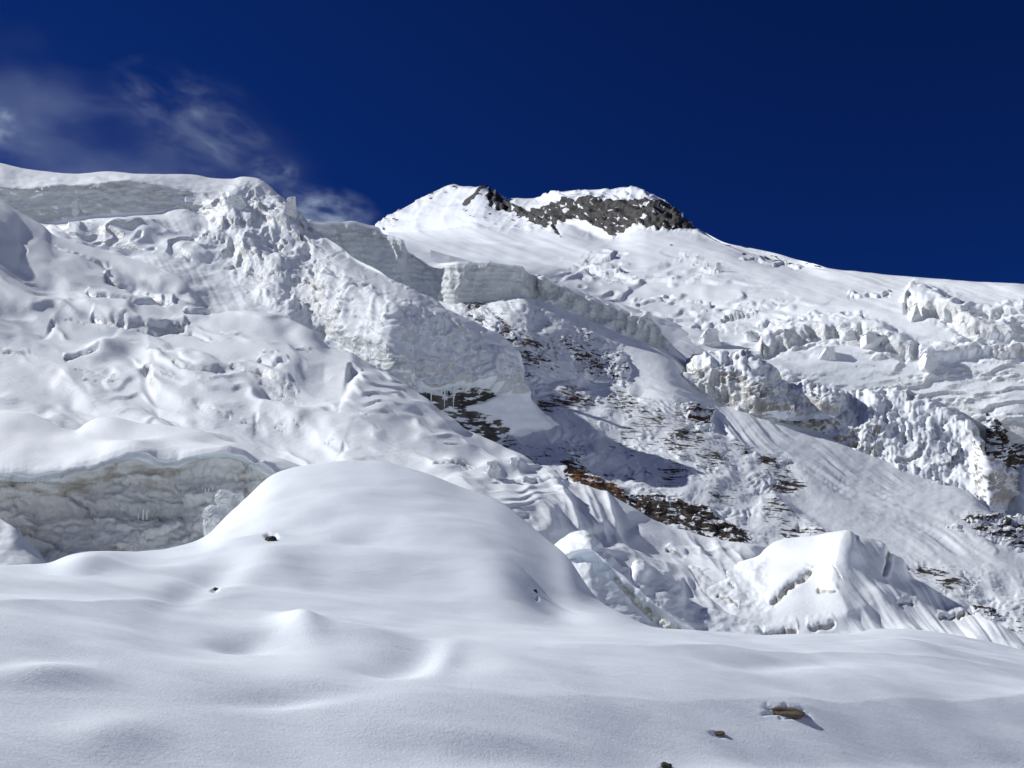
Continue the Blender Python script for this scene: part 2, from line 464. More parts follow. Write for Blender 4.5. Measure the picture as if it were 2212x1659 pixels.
# ---- snow slope and lobes that fall from the left
P = sheet([
 "-260,1000,80 0,960,82 200,985,82 400,1000,80 640,1060,66 800,1060,58 950,1080,52 1100,1150,46 1250,1290,40 1350,1380,36 1500,1420,36 1600,1430,42 1720,1440,78",
 "-260,880,104 0,870,104 200,890,104 400,900,100 600,950,92 800,980,84 950,1010,76 1100,1070,66 1250,1180,56 1350,1260,52 1500,1290,54 1600,1290,58 1720,1290,88",
 "-260,780,135 0,770,138 150,790,140 300,800,142 450,790,145 600,810,140 750,850,128 900,940,104 1000,985,93 1100,1030,82 1250,1110,70 1350,1170,64 1500,1230,62 1600,1236,66 1720,1240,95",
 "-260,620,205 0,620,210 150,640,212 300,660,212 420,710,195 567,730,180 700,770,168 800,805,158 900,880,135 1000,945,116 1100,1000,102 1250,1080,86 1358,1130,78 1500,1180,74 1600,1200,76 1720,1210,100",
 "-260,380,360 0,439,330 37,462,325 90,489,315 110,506,310 143,519,305 200,533,298 240,546,292 283,556,285 350,579,270 383,596,262 410,619,252 430,655,240 457,684,228 500,681,228 567,677,226 617,696,216 667,722,206 687,742,200 710,756,196 758,766,190 792,782,184 825,802,178 858,819,172 892,852,164 918,869,158 928,883,154 975,913,146 1035,940,138 1092,966,130 1135,986,124 1165,1010,118 1198,1022,114 1218,1046,110 1285,1070,104 1358,1100,98 1426,1130,93 1479,1143,90 1560,1163,87 1624,1175,86 1661,1180,92 1720,1200,106",
], -260, 1720, dx=2.4, dv=2.3, smooth=(10,), back=((0.04, 0.5), (0.12, 0.9), (0.4, 0.9)))
mm = P.m
rowi = np.repeat(np.arange(P.px.shape[0])[:, None], P.px.shape[1], 1)
fade = 0.3 + 0.7 * ss(P.nvis + 2, P.nvis - 25, rowi)
px, py = P.px, P.py
wx = px + fbm(px / 160, py / 90, 3, 41) * 40; wy = py + fbm(px / 160, py / 90, 3, 43) * 26 - 0.28 * px
big = fbm(px / 340, wy / 110, 2, 51) * 24
drift = ridged(px / 420, wy / 60, 2, 53) * 5
led_mask = ss(0.15, 0.6, fbm(px / 210, py / 130, 2, 55) + 0.45 * inside(px, py, [(60, 560), (300, 560), (480, 690), (420, 790), (150, 740)], 40) + 0.25 * inside(px, py, [(0, 760), (480, 800), (900, 860), (1000, 990), (600, 960), (0, 890)], 30) - 0.12)
leds = ledge(wy / 30 + fbm(px / 160, py / 110, 2, 57) * 0.8) * 5 * led_mask
lump_mask = ss(0.1, 0.7, fbm(px / 170, py / 120, 2, 58) + 0.5 * inside(px, py, [(0, 780), (260, 790), (330, 900), (0, 900)], 30) + 0.35 * inside(px, py, [(700, 880), (900, 900), (1200, 1050), (900, 1030)], 40) - 0.25)
lumps = fbm(wx / 90, wy / 40, 2, 59) * 6 * lump_mask
# fall-line gullies on the lower right flank
gl = inside(px, py, [(1120, 1010), (1700, 1190), (1700, 1300), (1400, 1300), (1180, 1150)], 40)
u = px * 0.80 + py * 0.60; v = -px * 0.60 + py * 0.80
gul = ridged((px * 0.9 - py * 0.45) / 60, (px * 0.45 + py * 0.9) / 300, 2, 61) * 8 * gl
rim = ridged(u / 180, v / 60, 2, 63) * 6 * inside(px, py, [(1000, 980), (1300, 1080), (1300, 1250), (1050, 1120)], 60)
push(P, fade * mm * (big + drift + leds + lumps + gul + rim))
feat = np.zeros_like(px)
feat += blob(P, 230, 765, 34, 22) * 22 + blob(P, 90, 720, 200, 30, 20) * -8
feat += blob(P, -110, 545, 110, 120) * 95 + blob(P, -60, 700, 70, 60) * 40
for pts, wdt, k in (([(330, 812), (420, 800), (520, 806), (620, 806), (700, 786), (750, 796)], 34, 1.2), ([(0, 660), (60, 670), (110, 700)], 18, 1.0), ([(60, 560), (120, 600), (150, 640), (260, 690)], 20, 0.7), ([(560, 900), (660, 930), (740, 965)], 14, 0.8)):
    dd, side = poly_dist(px, py + fbm(px / 90, py / 90, 2, 65) * 10, pts); s_ = dd * side
    feat += 0.42 * k * wdt * (np.where(s_ > 0, np.exp(-(s_ / (wdt * 2.4)) ** 2), np.exp(-(s_ / (wdt * 0.7)) ** 2)) * 0.8 - np.exp(-((s_ + wdt * 1.6) / (wdt * 1.1)) ** 2) * 0.7)
feat += blob(P, 500, 700, 80, 26) * 10 + blob(P, 760, 840, 50, 60, 40) * 14 + blob(P, 690, 900, 90, 24, 25) * -8
feat += blob(P, 1060, 1010, 26, 18) * 16 + blob(P, 1110, 1000, 24, 16) * 14 + blob(P, 980, 1000, 26, 14) * 10
push(P, fade * mm * feat)
# open crevasses that break the slope
CREV = [([(232, 595), (262, 604), (300, 618), (345, 640), (368, 655)], 15), ([(190, 640), (240, 648), (300, 655), (350, 650)], 8), ([(200, 690), (260, 700), (330, 708), (400, 712)], 9),
        ([(260, 705), (320, 716), (398, 716)], 8), ([(402, 678), (440, 684), (480, 682), (520, 677)], 9), ([(120, 540), (165, 552), (230, 568)], 5), ([(560, 790), (590, 800), (620, 795)], 6),
        ([(1090, 1040), (1130, 1045), (1160, 1043)], 6), ([(380, 810), (420, 820), (470, 818)], 6), ([(140, 790), (175, 780), (210, 775)], 6), ([(10, 765), (40, 768), (60, 769)], 5), ([(500, 806), (560, 812), (620, 832)], 6), ([(1445, 1178), (1465, 1185), (1480, 1190)], 6)]
icem = np.zeros_like(px)
rc = np.random.RandomState(17)
for k in range(30):
    cx = rc.uniform(-40, 1250); lo_ = np.interp(cx, [0, 300, 600, 900, 1250], [880, 890, 950, 1000, 1110]); hi_ = np.interp(cx, [0, 300, 420, 567, 750, 900, 1250], [520, 590, 690, 700, 790, 890, 1075])
    cy = rc.uniform(hi_, lo_); Lc = rc.uniform(10, 42) * (1.3 if cx < 500 else 0.7); sl_ = rc.uniform(0.0, 0.35)
    CREV.append(([(cx - Lc, cy - sl_ * Lc), (cx, cy + rc.uniform(-4, 4)), (cx + Lc, cy + sl_ * Lc)], rc.uniform(2.5, 4.5)))
NRM0 = normals(P.pos)
for pts, wdt in CREV:
    x_lo = min(p[0] for p in pts) - 30; x_hi = max(p[0] for p in pts) + 30
    j0, j1 = np.searchsorted(px[0], [x_lo, x_hi])
    if j1 - j0 < 3: continue
    sub = (slice(None), slice(j0, j1))
    qx, qy = px[sub], py[sub]
    dd, side = poly_dist(qx, qy + fbm(qx / 40, qy / 40, 3, 77) * 4, pts)
    s = dd * side                         # positive above the line
    lipf = np.exp(-((s - wdt * 0.8) / (wdt * 0.9)) ** 2) * (s > -1)
    gap = np.exp(-((s + wdt * 0.45) / (wdt * 0.45)) ** 2)
    P.pos[sub] += NRM0[sub] * (mm[sub] * (lipf * wdt * 0.55 - gap * wdt * 0.9))[..., None]
    icem[sub] = np.maximum(icem[sub], gap)
st = steep(P)
P.ice = np.clip(ss(0.50, 0.80, st + fbm(px / 25, py / 20, 3, 71) * 0.08) * np.clip(0.2 + lump_mask * 0.8 + led_mask * 0.7, 0, 1) + icem * 0.75, 0, 1) * fade
P.dirt = 0.15 + 0.3 * inside(px, py, [(0, 780), (120, 800), (130, 890), (0, 900)], 30) + 0 * px
o = build(P, 'glacier_slope', M_SLOPE); PSLOPE = P
tag(o, 'wind drifted snow slope with crevasses falling from the left', kind='structure')

# ---- serac wall and hanging ice above the slope
P = sheet([
 "-260,640,430 0,620,430 200,640,380 300,640,340 420,720,300 567,760,290 700,800,285 800,860,262 900,930,250 960,970,250 1035,1000,250 1130,1020,252 1260,1050,262 1340,1080,330",
 "-260,560,450 0,540,450 110,520,430 283,570,380 400,620,330 460,690,300 600,690,300 720,770,290 800,800,268 850,820,258 880,840,258 930,905,258 1000,935,262 1080,950,267 1130,958,280 1200,962,296 1260,980,318 1340,1002,358",
 "-260,540,470 0,520,470 110,505,455 200,532,440 270,550,430 360,562,410 450,590,390 520,620,370 600,640,340 690,690,320 740,720,300 800,735,278 850,760,262 900,826,262 960,834,270 1040,826,280 1100,818,290 1125,822,298 1160,885,302 1200,930,312 1260,962,330 1340,996,362",
 "-260,510,500 0,495,495 100,492,480 170,480,470 270,469,465 330,475,465 390,500,450 450,510,440 520,540,420 600,560,395 680,600,360 740,620,334 800,636,312 850,652,296 880,664,295 960,700,299 1040,735,303 1090,760,308 1122,795,312 1131,842,309 1160,880,312 1200,920,320 1260,955,338 1340,994,366",
 "-260,480,560 0,480,555 100,486,550 230,465,545 330,463,540 380,455,535 440,470,520 480,456,500 560,480,480 620,510,450 680,560,405 740,585,362 800,610,340 880,640,320 960,685,314 1040,718,314 1090,744,316 1122,786,318 1131,841,312 1160,877,314 1200,916,322 1260,953,339 1340,992,368",
 "-260,395,572 0,400,565 60,405,562 130,398,560 200,392,558 270,388,555 310,392,552 365,403,550 440,415,545 490,416,542 510,408,540 540,420,535 600,440,510 650,492,472 700,528,432 768,566,400 818,590,372 892,632,336 965,676,324 1035,706,320 1082,730,320 1105,752,320 1122,780,321 1131,840,314 1160,876,316 1200,914,323 1260,951,340 1340,991,369",
 "-260,340,680 0,352,670 40,361,662 90,368,650 160,375,640 230,370,640 300,376,620 420,378,610 460,384,600 500,386,590 525,381,580 555,385,570 580,400,560 600,418,550 630,444,530 658,472,500 678,496,470 725,526,434 768,559,404 818,583,378 842,602,362 892,626,343 942,649,334 965,670,330 992,682,327 1035,702,324 1082,726,324 1105,749,325 1122,776,326 1128,802,325 1131,838,316 1158,873,318 1192,908,324 1225,934,334 1292,966,352 1340,990,370",
], -260, 1340, dx=2.2, dv=2.0, smooth=(2,), back=((0.03, 0.5), (0.1, 0.9), (0.3, 1.0)))
px, py = P.px, P.py; mm = P.m
rowi = np.repeat(np.arange(px.shape[0])[:, None], px.shape[1], 1)
fade = 0.25 + 0.75 * ss(P.nvis + 2, P.nvis - 14, rowi)
cliff_up = ss(4.0, 4.15, P.band) * ss(5.02, 4.9, P.band) * ss(545, 500, px)
hump = ss(2.0, 2.2, P.band) * ss(3.05, 2.85, P.band) * ss(100, 130, px) * ss(480, 430, px)
rug = inside(px, py, [(470, 430), (560, 400), (680, 500), (900, 640), (1120, 770), (1140, 850), (900, 850), (760, 790), (690, 720), (560, 650), (470, 560), (420, 520)], 26)
face = inside(px, py, [(690, 650), (720, 605), (800, 640), (900, 675), (1000, 725), (1100, 780), (1130, 840), (1000, 840), (890, 840), (780, 780), (705, 700)], 16)
smoothtop = inside(px, py, [(700, 520), (840, 595), (960, 665), (1080, 722), (1125, 790), (1080, 765), (960, 705), (860, 650), (760, 605), (690, 560)], 12)
rg = rug * (1 - 0.8 * smoothtop)
fa = facets(px / 44 + fbm(px / 40, py / 40, 3, 91) * 0.5, py / 30, 92); fb_ = facets(px / 17 + fbm(px / 20, py / 20, 2, 90) * 0.4, py / 13, 89)
d1 = 0.62 * (fbm(px / 80, py / 60, 5, 93) * 15 + fa * 11 + fb_ * 4 + ridged(px / 40, py / 80, 3, 94) * 5) * rg * (1 - 0.8 * face)
d2 = 0.8 * (fbm(px / 80, py / 80, 5, 95) * 5 + ridged(px / 50 - py / 120, py / 90, 4, 96) * 3 + ledge(py / 22 + fbm(px / 80, py / 50, 3, 98)) * 2.5) * face
d3 = 0.6 * (fa * 3 + fbm(px / 70, py / 30, 4, 97) * 5 + ledge(py / 26 + fbm(px / 120, py / 60, 3, 98) * 0.9 - px / 400) * 5 + ledge(px / 150 + fbm(px / 90, py / 60, 2, 99) * 0.5) * 5) * cliff_up
d4 = (fbm(px / 120, py / 60, 3, 101) * 9 + ridged(px / 90, py / 60, 2, 102) * 3 + ledge(px / 130 + fbm(px / 80, py / 40, 2, 103)) * 6) * hump
soft = (1 - np.clip(rug + cliff_up + hump, 0, 1))
d5 = soft * (fbm(px / 120, py / 40, 4, 104) * 6 + ss(4.0, 3.0, P.band) * fbm((px * 0.5 + py * 0.85) / 220, (px * 0.8 - py * 0.4) / 26, 3, 105) * 2.2)
push(P, fade * mm * (d1 + d2 + d3 + d4 + d5))
f = blob(P, 930, 735, 120, 70, 25) * 16 + blob(P, 1075, 795, 46, 44) * 16 + face * (ridged(px / 26 + py / 200, py / 120, 3, 113) * 4) + face * fa * 2.2 + blob(P, 540, 545, 34, 34) * 22 + blob(P, 600, 575, 40, 30, 30) * 14 + blob(P, 640, 500, 30, 26) * 16 + blob(P, 500, 450, 34, 16) * 14 + blob(P, 570, 470, 50, 16, 20) * 16
f += ridged(px / 34, py / 34, 2, 107) * 6 * blob(P, 560, 470, 90, 40)
f += blob(P, 740, 680, 40, 60, -20) * 22  + blob(P, 690, 620, 40, 20) * 14 + blob(P, 960, 800, 90, 40) * 10
push(P, fade * mm * f)
# undercut cave with dark banded rock under the ice
cave_top = [(860, 800), (893, 826), (905, 836), (930, 848), (965, 842), (990, 832), (1030, 834), (1060, 826), (1085, 840), (1100, 850)]
cave = inside(px, py, [(885, 822), (905, 838), (930, 850), (965, 844), (990, 836), (1030, 838), (1060, 832), (1080, 850), (1050, 866), (1010, 872), (1075, 895), (1120, 930), (1120, 958), (1060, 952), (1000, 928), (940, 893), (905, 850)], 5)
push(P, -mm * cave * 17)
lipc = np.exp(-(poly_dist(px, py + 5, cave_top)[0] / 9) ** 2)
push(P, mm * lipc * 8)
strata = ledge(py / 7 + fbm(px / 60, py / 30, 3, 108) * 0.8 + px / 90) * 2.2
push(P, mm * cave * strata)
st = steep(P)
icy = np.clip(cliff_up * 1.0 + hump * 0.9 + rg * 0.95 + face, 0, 1)
P.ice = np.clip(ss(0.42, 0.66, st + fbm(px / 22, py / 16, 4, 109) * 0.10) * icy * (1 - 0.35 * face), 0, 1)
P.dirt = np.clip(0.1 + 0.45 * blob(P, 700, 640, 130, 60, 30) + 0.35 * blob(P, 960, 830, 120, 30) + 0.2 * cliff_up + fbm(px / 60, py / 25, 3, 110) * 0.25, 0, 1)
P.rock = np.clip(cave * (0.62 + fbm(px / 40, py / 9, 4, 111) * 0.45), 0, 1)
o = build(P, 'hanging_glacier', M_SERAC); PHANG = P
tag(o, 'broken hanging glacier of seracs, ice cliffs and avalanche snow', kind='structure')

# ---- long ice wall at the glacier's edge
P = sheet([
 "600,700,720 700,700,715 850,690,690 960,705,655 1035,690,640 1133,682,630 1160,672,645 1225,700,634 1292,732,622 1392,770,610 1440,790,600",
 "600,600,728 700,590,722 850,610,700 960,665,660 998,662,642 1035,662,640 1108,657,634 1133,654,632 1160,648,648 1192,662,642 1225,669,637 1258,689,632 1292,702,626 1325,716,621 1392,739,612 1440,765,606",
 "600,470,745 668,476,740 742,480,735 758,479,734 792,485,729 818,493,724 825,504,722 858,514,706 872,521,700 877,538,708 892,551,716 942,569,696 992,567,652 1055,567,642 1095,572,637 1130,577,633 1137,586,645 1165,597,662 1172,595,642 1205,616,640 1242,631,637 1278,646,632 1322,662,625 1352,672,620 1377,679,615 1396,675,613 1420,700,611 1440,735,608",
], 600, 1440, dx=2.2, dv=2.0, back=((0.02, 0.10), (0.08, 0.30), (0.2, 0.9)))
px, py = P.px, P.py; mm = P.m
rough = ss(1130, 1180, px)
d = fbm(px / 50, py / 60, 5, 121) * 5 + ledge(px / 62 + fbm(px / 60, py / 120, 3, 122) * 0.7, 0.92) * 7 + ledge(py / 13 + fbm(px / 140, py / 40, 3, 123) * 0.6 - px / 200, 0.7) * 1.4
d = d + rough * (ridged(px / 40, py / 50, 4, 124) * 11 + fbm(px / 26, py / 26, 4, 125) * 5)
bandf = ss(0.6, 1.1, P.band) * (0.25 + 0.75 * ss(2.0, 1.85, P.band))
push(P, mm * d * bandf)
P.ice = ss(1.99, 1.9, P.band) * np.clip(1 - rough * 0.5 * ss(0.5, 0.35, steep(P)), 0, 1)
P.dirt = np.clip(0.05 + 0.3 * ss(0.02, 0.3, fbm(px / 90, py / 12, 3, 126)), 0, 1)
o = build(P, 'ice_wall', M_WALL); PWALL = P
tag(o, 'long sheer ice wall with layered bands above dark slabs', kind='structure')

# ---- snowy rock slabs and avalanche chutes under the ice
P = sheet([
 "930,1010,262 1130,1060,200 1300,1150,160 1500,1240,140 1660,1290,128 1900,1350,118 2212,1450,105 2480,1520,98",
 "930,900,345 1130,890,352 1300,960,312 1500,1050,255 1700,1135,225 1900,1185,215 2212,1290,185 2480,1370,170",
 "930,760,390 1050,780,405 1130,800,425 1220,825,455 1300,850,472 1370,875,452 1440,900,420 1600,960,385 1800,1020,390 2000,1080,370 2150,1125,350 2212,1150,340 2480,1220,330",
 "930,660,655 1035,664,630 1135,650,625 1160,650,640 1250,690,615 1350,735,592 1440,770,575 1500,845,515 1560,885,498 1650,905,502 1760,945,480 1883,985,456 2000,1030,436 2100,1070,410 2150,1112,388 2212,1122,392 2480,1180,400",
 "930,600,800 1135,600,770 1250,640,760 1350,690,730 1440,735,690 1500,800,600 1560,845,575 1650,865,570 1760,900,560 1883,940,550 2000,985,540 2100,1025,530 2150,1070,505 2212,1000,540 2480,1000,560",
 "930,540,900 1440,690,800 1700,790,680 2100,960,620 2212,880,660 2480,860,680",
], 930, 2480, dx=2.3, dv=2.1, smooth=(8,), back=((0.03, 0.5), (0.1, 0.9)))
px, py = P.px, P.py; mm = P.m
# slabs: rock left of the chutes
slab = inside(px, py, [(960, 640), (1135, 645), (1260, 700), (1345, 745), (1362, 800), (1380, 860), (1470, 870), (1540, 890), (1530, 930), (1690, 985), (1760, 1060), (1680, 1075), (1790, 1160), (1660, 1200), (1300, 1150), (1000, 1000)], 16)
slab2 = inside(px, py, [(1900, 1230), (2100, 1230), (2480, 1280), (2480, 1500), (2000, 1420)], 30)
slab3 = inside(px, py, [(2060, 1110), (2480, 1130), (2480, 1260), (2150, 1190)], 16)
slab4 = inside(px, py, [(1560, 1130), (1720, 1120), (1900, 1180), (2212, 1280), (2212, 1310), (1900, 1225), (1700, 1200)], 20) * 0.8
sl = np.clip(slab + slab2 * 0.75 + slab3 + slab4 * 0.75, 0, 1)
bed = py / 13 - px * 0.022 + fbm(px / 130, py / 70, 4, 131) * 2.6
bed2 = py / 5.5 - px * 0.05 + fbm(px / 70, py / 40, 4, 132) * 2.0
stepA = ledge(bed, 0.72); stepB = ledge(bed2, 0.7)
am = ss(-0.25, 0.45, fbm(px / 90, py / 50, 3, 133) + 0.15)
d = sl * (fbm(px / 170, py / 120, 3, 134) * 9 + ridged(px / 130 - py / 160, py / 130, 3, 135) * 4 + stepA * 3.2 * am + stepB * 1.4 + facets(px / 44 + py / 60, py / 16 - px / 90, 144) * 1.4)
chute = 1 - sl
cu = (px * 0.85 + py * 0.52); cv = (-px * 0.50 + py * 0.86) + fbm(px / 400, py / 400, 2, 136) * 26
d += chute * (fbm(cu / 700, cv / 34 + fbm(cu / 260, cv / 120, 2, 142) * 0.7, 5, 137, 0.62) * 5.0 * (0.25 + ss(-0.4, 0.5, fbm(cu / 260, cv / 70, 3, 143))) + fbm(cu / 300, cv / 90, 2, 138) * 6 + fbm(px / 30, py / 18, 3, 140) * 0.7)
push(P, mm * d)
st = steep(P)
RB = [([(1215, 1005), (1250, 1012), (1300, 1040), (1345, 1060), (1355, 1085), (1330, 1095), (1290, 1080), (1245, 1048), (1225, 1030)], 0.9),
      ([(1370, 1085), (1420, 1070), (1480, 1085), (1530, 1100), (1545, 1115), (1600, 1140), (1628, 1170), (1600, 1180), (1540, 1160), (1450, 1140), (1380, 1120)], 0.55),
      ([(1000, 665), (1050, 662), (1120, 720), (1180, 750), (1130, 760), (1060, 720)], 0.28), ([(1470, 872), (1540, 885), (1530, 925), (1490, 905)], 0.4), ([(1650, 985), (1700, 1000), (1680, 1010), (1640, 995)], 0.5),
      ([(1340, 765), (1362, 800), (1330, 830), (1260, 800), (1230, 760)], 0.2),
      ([(2060, 1130), (2120, 1115), (2212, 1115), (2480, 1120), (2480, 1200), (2212, 1190), (2130, 1160)], 0.5), ([(2090, 1305), (2150, 1315), (2180, 1330), (2130, 1335)], 0.5)]
rockadd = np.zeros_like(px)
for pts, a in RB:
    rockadd = np.maximum(rockadd, inside(px, py, pts, 10) * a)
riser = np.clip((stepA > 0.8) * am * 0.38 + ss(0.55, 0.8, st) * 0.3, 0, 1)
streak = fbm((px + py * 0.3) / 26, (py - px * 0.30) / 4.5, 4, 139)
P.rock = np.clip(sl * (0.325 + 0.12 * ss(0.0, 0.8, streak) + 0.35 * riser + 0.26 * fbm(px / 110, py / 60, 4, 141)) + rockadd * (0.7 + 0.6 * streak), 0, 1)
P.dirt = 0.1 + 0 * px
o = build(P, 'rock_slope', M_ROCKS); PROCK = P
tag(o, 'snow dusted rock slabs and avalanche chutes below the glacier', kind='structure')

# ---- upper glacier and summit
P = sheet([
 "600,840,900 1000,820,850 1300,800,740 1440,800,680 1600,960,585 1800,1010,570 2000,1050,550 2212,1080,520 2480,1100,500",
 "600,700,905 1000,660,860 1200,660,760 1300,690,720 1400,740,680 1480,780,640 1600,830,610 1750,860,600 1900,880,590 2050,900,570 2212,900,545 2480,900,530",
 "600,600,915 870,560,880 1000,585,820 1130,592,720 1250,640,745 1350,675,745 1450,700,730 1600,725,705 1800,735,660 2000,740,620 2212,740,590 2480,740,560",
 "600,560,1300 850,535,1150 1000,556,1050 1130,566,1000 1300,605,950 1500,640,880 1700,660,790 1900,660,730 2100,665,675 2212,670,650 2480,680,600",
 "600,548,1700 820,520,1600 1000,525,1500 1150,535,1400 1300,552,1250 1500,582,1150 1700,612,980 1900,627,850 2212,642,705 2480,655,640",
 "600,545,2100 820,504,2000 860,508,1900 950,500,1850 1050,492,1800 1150,502,1800 1220,486,1850 1320,516,1750 1400,492,1750 1500,499,1700 1600,545,1400 1700,570,1300 1795,588,1080 1900,601,960 2100,616,800 2212,623,740 2480,640,665",
 "600,543,2200 820,495,2100 860,480,2100 950,440,2100 1035,430,2040 1100,445,2100 1180,440,2050 1250,428,1980 1330,440,1950 1400,432,1950 1440,448,1950 1500,493,1850 1600,540,1450 1700,565,1340 1795,584,1110 1900,595,985 2100,611,820 2212,618,755 2480,634,675",
 "600,540,2400 800,500,2350 820,487,2330 850,462,2300 880,445,2290 910,428,2280 940,413,2260 965,402,2250 980,398,2250 1000,404,2240 1040,408,2200 1060,420,2230 1075,421,2280 1100,430,2300 1150,428,2290 1190,418,2240 1250,410,2180 1310,409,2140 1350,404,2120 1385,410,2100 1420,425,2080 1440,435,2060 1447,447,2050 1460,458,2020 1480,475,1960 1500,490,1900 1530,506,1750 1570,525,1580 1620,535,1480 1680,548,1400 1720,560,1360 1760,570,1190 1795,580,1140 1900,592,1010 2000,600,920 2100,608,845 2212,614,775 2480,630,690",
], 600, 2480, dx=2.2, dv=1.7, smooth=(6,), far=lambda i, x: np.exp(0.0017 * 130 * np.log1p(np.exp((1480 - x) / 130.0)) * (0 if i < 2 else 0.6 if i == 2 else 1.0) - 0.00012 * 150 * np.log1p(np.exp((x - 1560) / 150.0)) * (i >= 3)), back=((0.02, 0.6), (0.08, 0.9), (0.25, 1.0)))
px, py = P.px, P.py; mm = P.m
rowi = np.repeat(np.arange(px.shape[0])[:, None], px.shape[1], 1)
fade = 0.2 + 0.8 * ss(P.nvis + 2, P.nvis - 8, rowi)
# icefall blocks
im = np.clip(inside(px, py, [(1300, 540), (1480, 550), (1560, 590), (1700, 640), (1780, 660), (1720, 700), (1560, 720), (1420, 760), (1330, 690), (1200, 620)], 30) * 1.0
     + inside(px, py, [(1560, 720), (1720, 710), (1900, 700), (1970, 770), (2100, 790), (2212, 760), (2480, 760), (2480, 960), (2050, 920), (1700, 870), (1500, 830), (1500, 770)], 20)
     + inside(px, py, [(1950, 650), (2060, 660), (2160, 720), (2212, 690), (2480, 680), (2480, 770), (2212, 740), (2080, 730)], 12) * 1.0
     + 0.35 * inside(px, py, [(1180, 560), (1500, 570), (1700, 640), (1300, 640)], 30), 0, 1.2)
calm = inside(px, py, [(1700, 680), (1950, 670), (2100, 740), (1990, 745), (1900, 700), (1760, 715)], 14) * 0.9 + inside(px, py, [(1700, 770), (1860, 760), (1950, 820), (1900, 850), (1740, 830)], 18) * 0.8
im = im * (1 - np.clip(calm, 0, 1))
q = py + 0.10 * (px - 1500) + fbm(px / 140, py / 40, 3, 151) * 12
bl = ss(-0.15, 0.5, fbm(px / 150, py / 34, 3, 152))
d = 0.55 * im * bl * (ledge(q / 26 + fbm(px / 100, py / 40, 3, 156) * 0.7, 0.8) * 9 + facets(px / 60 + fbm(px / 50, py / 20, 2, 153) * 0.4, q / 16, 154) * 11 + facets(px / 22, q / 9, 155) * 3 + fbm(px / 14, py / 8, 3, 157) * 1.5)
d += 0.6 * im * (ledge(q / 40 + 0.3 + fbm(px / 130, py / 60, 3, 158) * 0.8, 0.85) * 8)
snowy = 1 - np.clip(im, 0, 1)
d += snowy * (fbm(px / 150, py / 40, 3, 159) * 4 + fbm((px * 0.9 + py * 0.5) / 260, (py - px * 0.32) / 16, 3, 160) * 1.2) * ss(0.8, 1.5, P.band)
# steps seen on the calm upper snow
for pts, wdt in (([(1835, 640), (1880, 640), (1920, 636)], 5), ([(1640, 705), (1760, 690), (1860, 690)], 6), ([(1960, 655), (2010, 668), (2060, 690), (2110, 725), (2180, 735)], 22), ([(2040, 690), (2120, 680), (2212, 672)], 9), ([(1650, 760), (1720, 735), (1790, 722), (1860, 722), (1900, 735), (1960, 770)], 18), ([(1990, 780), (2050, 770), (2120, 760), (2212, 765)], 16), ([(1600, 560), (1680, 572), (1730, 577)], 4)):
    dd, side = poly_dist(px, py + fbm(px / 30, py / 20, 3, 161) * 9, pts)
    s = dd * side
    d += np.exp(-((s - wdt * 0.7) / (wdt * 1.0)) ** 2) * (s > -1.5) * wdt * 0.9 - np.exp(-((s + wdt * 0.4) / (wdt * 0.5)) ** 2) * wdt * 0.5
# summit ridges and rock bands
rb = inside(px, py, [(1045, 412), (1075, 430), (1110, 447), (1140, 452), (1185, 444), (1210, 432), (1260, 428), (1330, 436), (1390, 428), (1440, 445), (1475, 470), (1505, 492), (1440, 498), (1380, 490), (1345, 505), (1325, 516), (1300, 495), (1240, 475), (1200, 490), (1215, 512), (1170, 490), (1110, 460), (1060, 450)], 5)
lr = inside(px, py, [(800, 500), (850, 460), (920, 420), (970, 398), (1010, 404), (960, 425), (900, 455), (850, 505)], 5)
rdg, side = poly_dist(px, py, [(1052, 410), (1035, 432), (1000, 455), (950, 475), (900, 492), (840, 512)])
d += np.exp(-rdg / 26.0) * 16 * ss(516, 500, py) + rb * (facets(px / 16, py / 9, 163) * 6 + fbm(px / 22, py / 14, 4, 164) * 6 + ledge(py / 11 + px / 160 + fbm(px / 40, py / 30, 2, 162), 0.7) * 6) + lr * fbm(px / 18, py / 18, 4, 165) * 6
mnt = ss(4.6, 5.2, P.band)
d += mnt * ss(1560, 1480, px) * ridged(px / 60 + py / 100, py / 80, 4, 166) * 4
capd = inside(px, py, [(1150, 436), (1200, 430), (1260, 426), (1330, 436), (1390, 426), (1450, 450), (1470, 440), (1390, 395), (1300, 395), (1180, 405)], 5)
d += capd * (facets(px / 34, py / 12, 171) * 7 + ledge(py / 15 + px / 120 + fbm(px / 40, py / 20, 2, 172), 0.8) * 6)
push(P, fade * mm * d)
st = steep(P)
P.ice = np.clip(ss(0.42, 0.62, st + fbm(px / 16, py / 9, 3, 167) * 0.1), 0, 1) * np.clip(im + 0.6, 0, 1) * ss(5.2, 4.6, P.band)
streak = fbm((px + py * 0.4) / 22, (py - px * 0.22) / 5, 4, 168)
grit = fbm(px / 16, py / 9, 4, 169)
cap = inside(px, py, [(1160, 440), (1200, 428), (1260, 424), (1330, 434), (1390, 424), (1450, 448), (1460, 440), (1390, 400), (1300, 400), (1190, 410)], 4)
front = inside(px, py, [(1050, 414), (1110, 450), (1215, 515), (1100, 500), (990, 468), (1020, 445)], 8)
P.rock = np.clip(rb * (0.74 + grit * 0.38 + 0.22 * streak) * (1 - cap) + lr * (0.33 + grit * 0.40) + front * (0.20 + 0.5 * np.clip(streak, -0.3, 1)) + 0.8 * np.exp(-(rdg / 4) ** 2) * ss(1000, 1015, px), 0, 1)
for pts in ([(1560, 528), (1620, 536), (1690, 560)], [(1600, 548), (1680, 562), (1725, 574)], [(1740, 570), (1795, 582)], [(1430, 530), (1455, 533)]):
    dd, _ = poly_dist(px, py + fbm(px / 20, py / 10, 3, 170) * 3, pts)
    P.rock = np.maximum(P.rock, np.exp(-(dd / 2.4) ** 2) * (0.55 + 0.4 * grit))
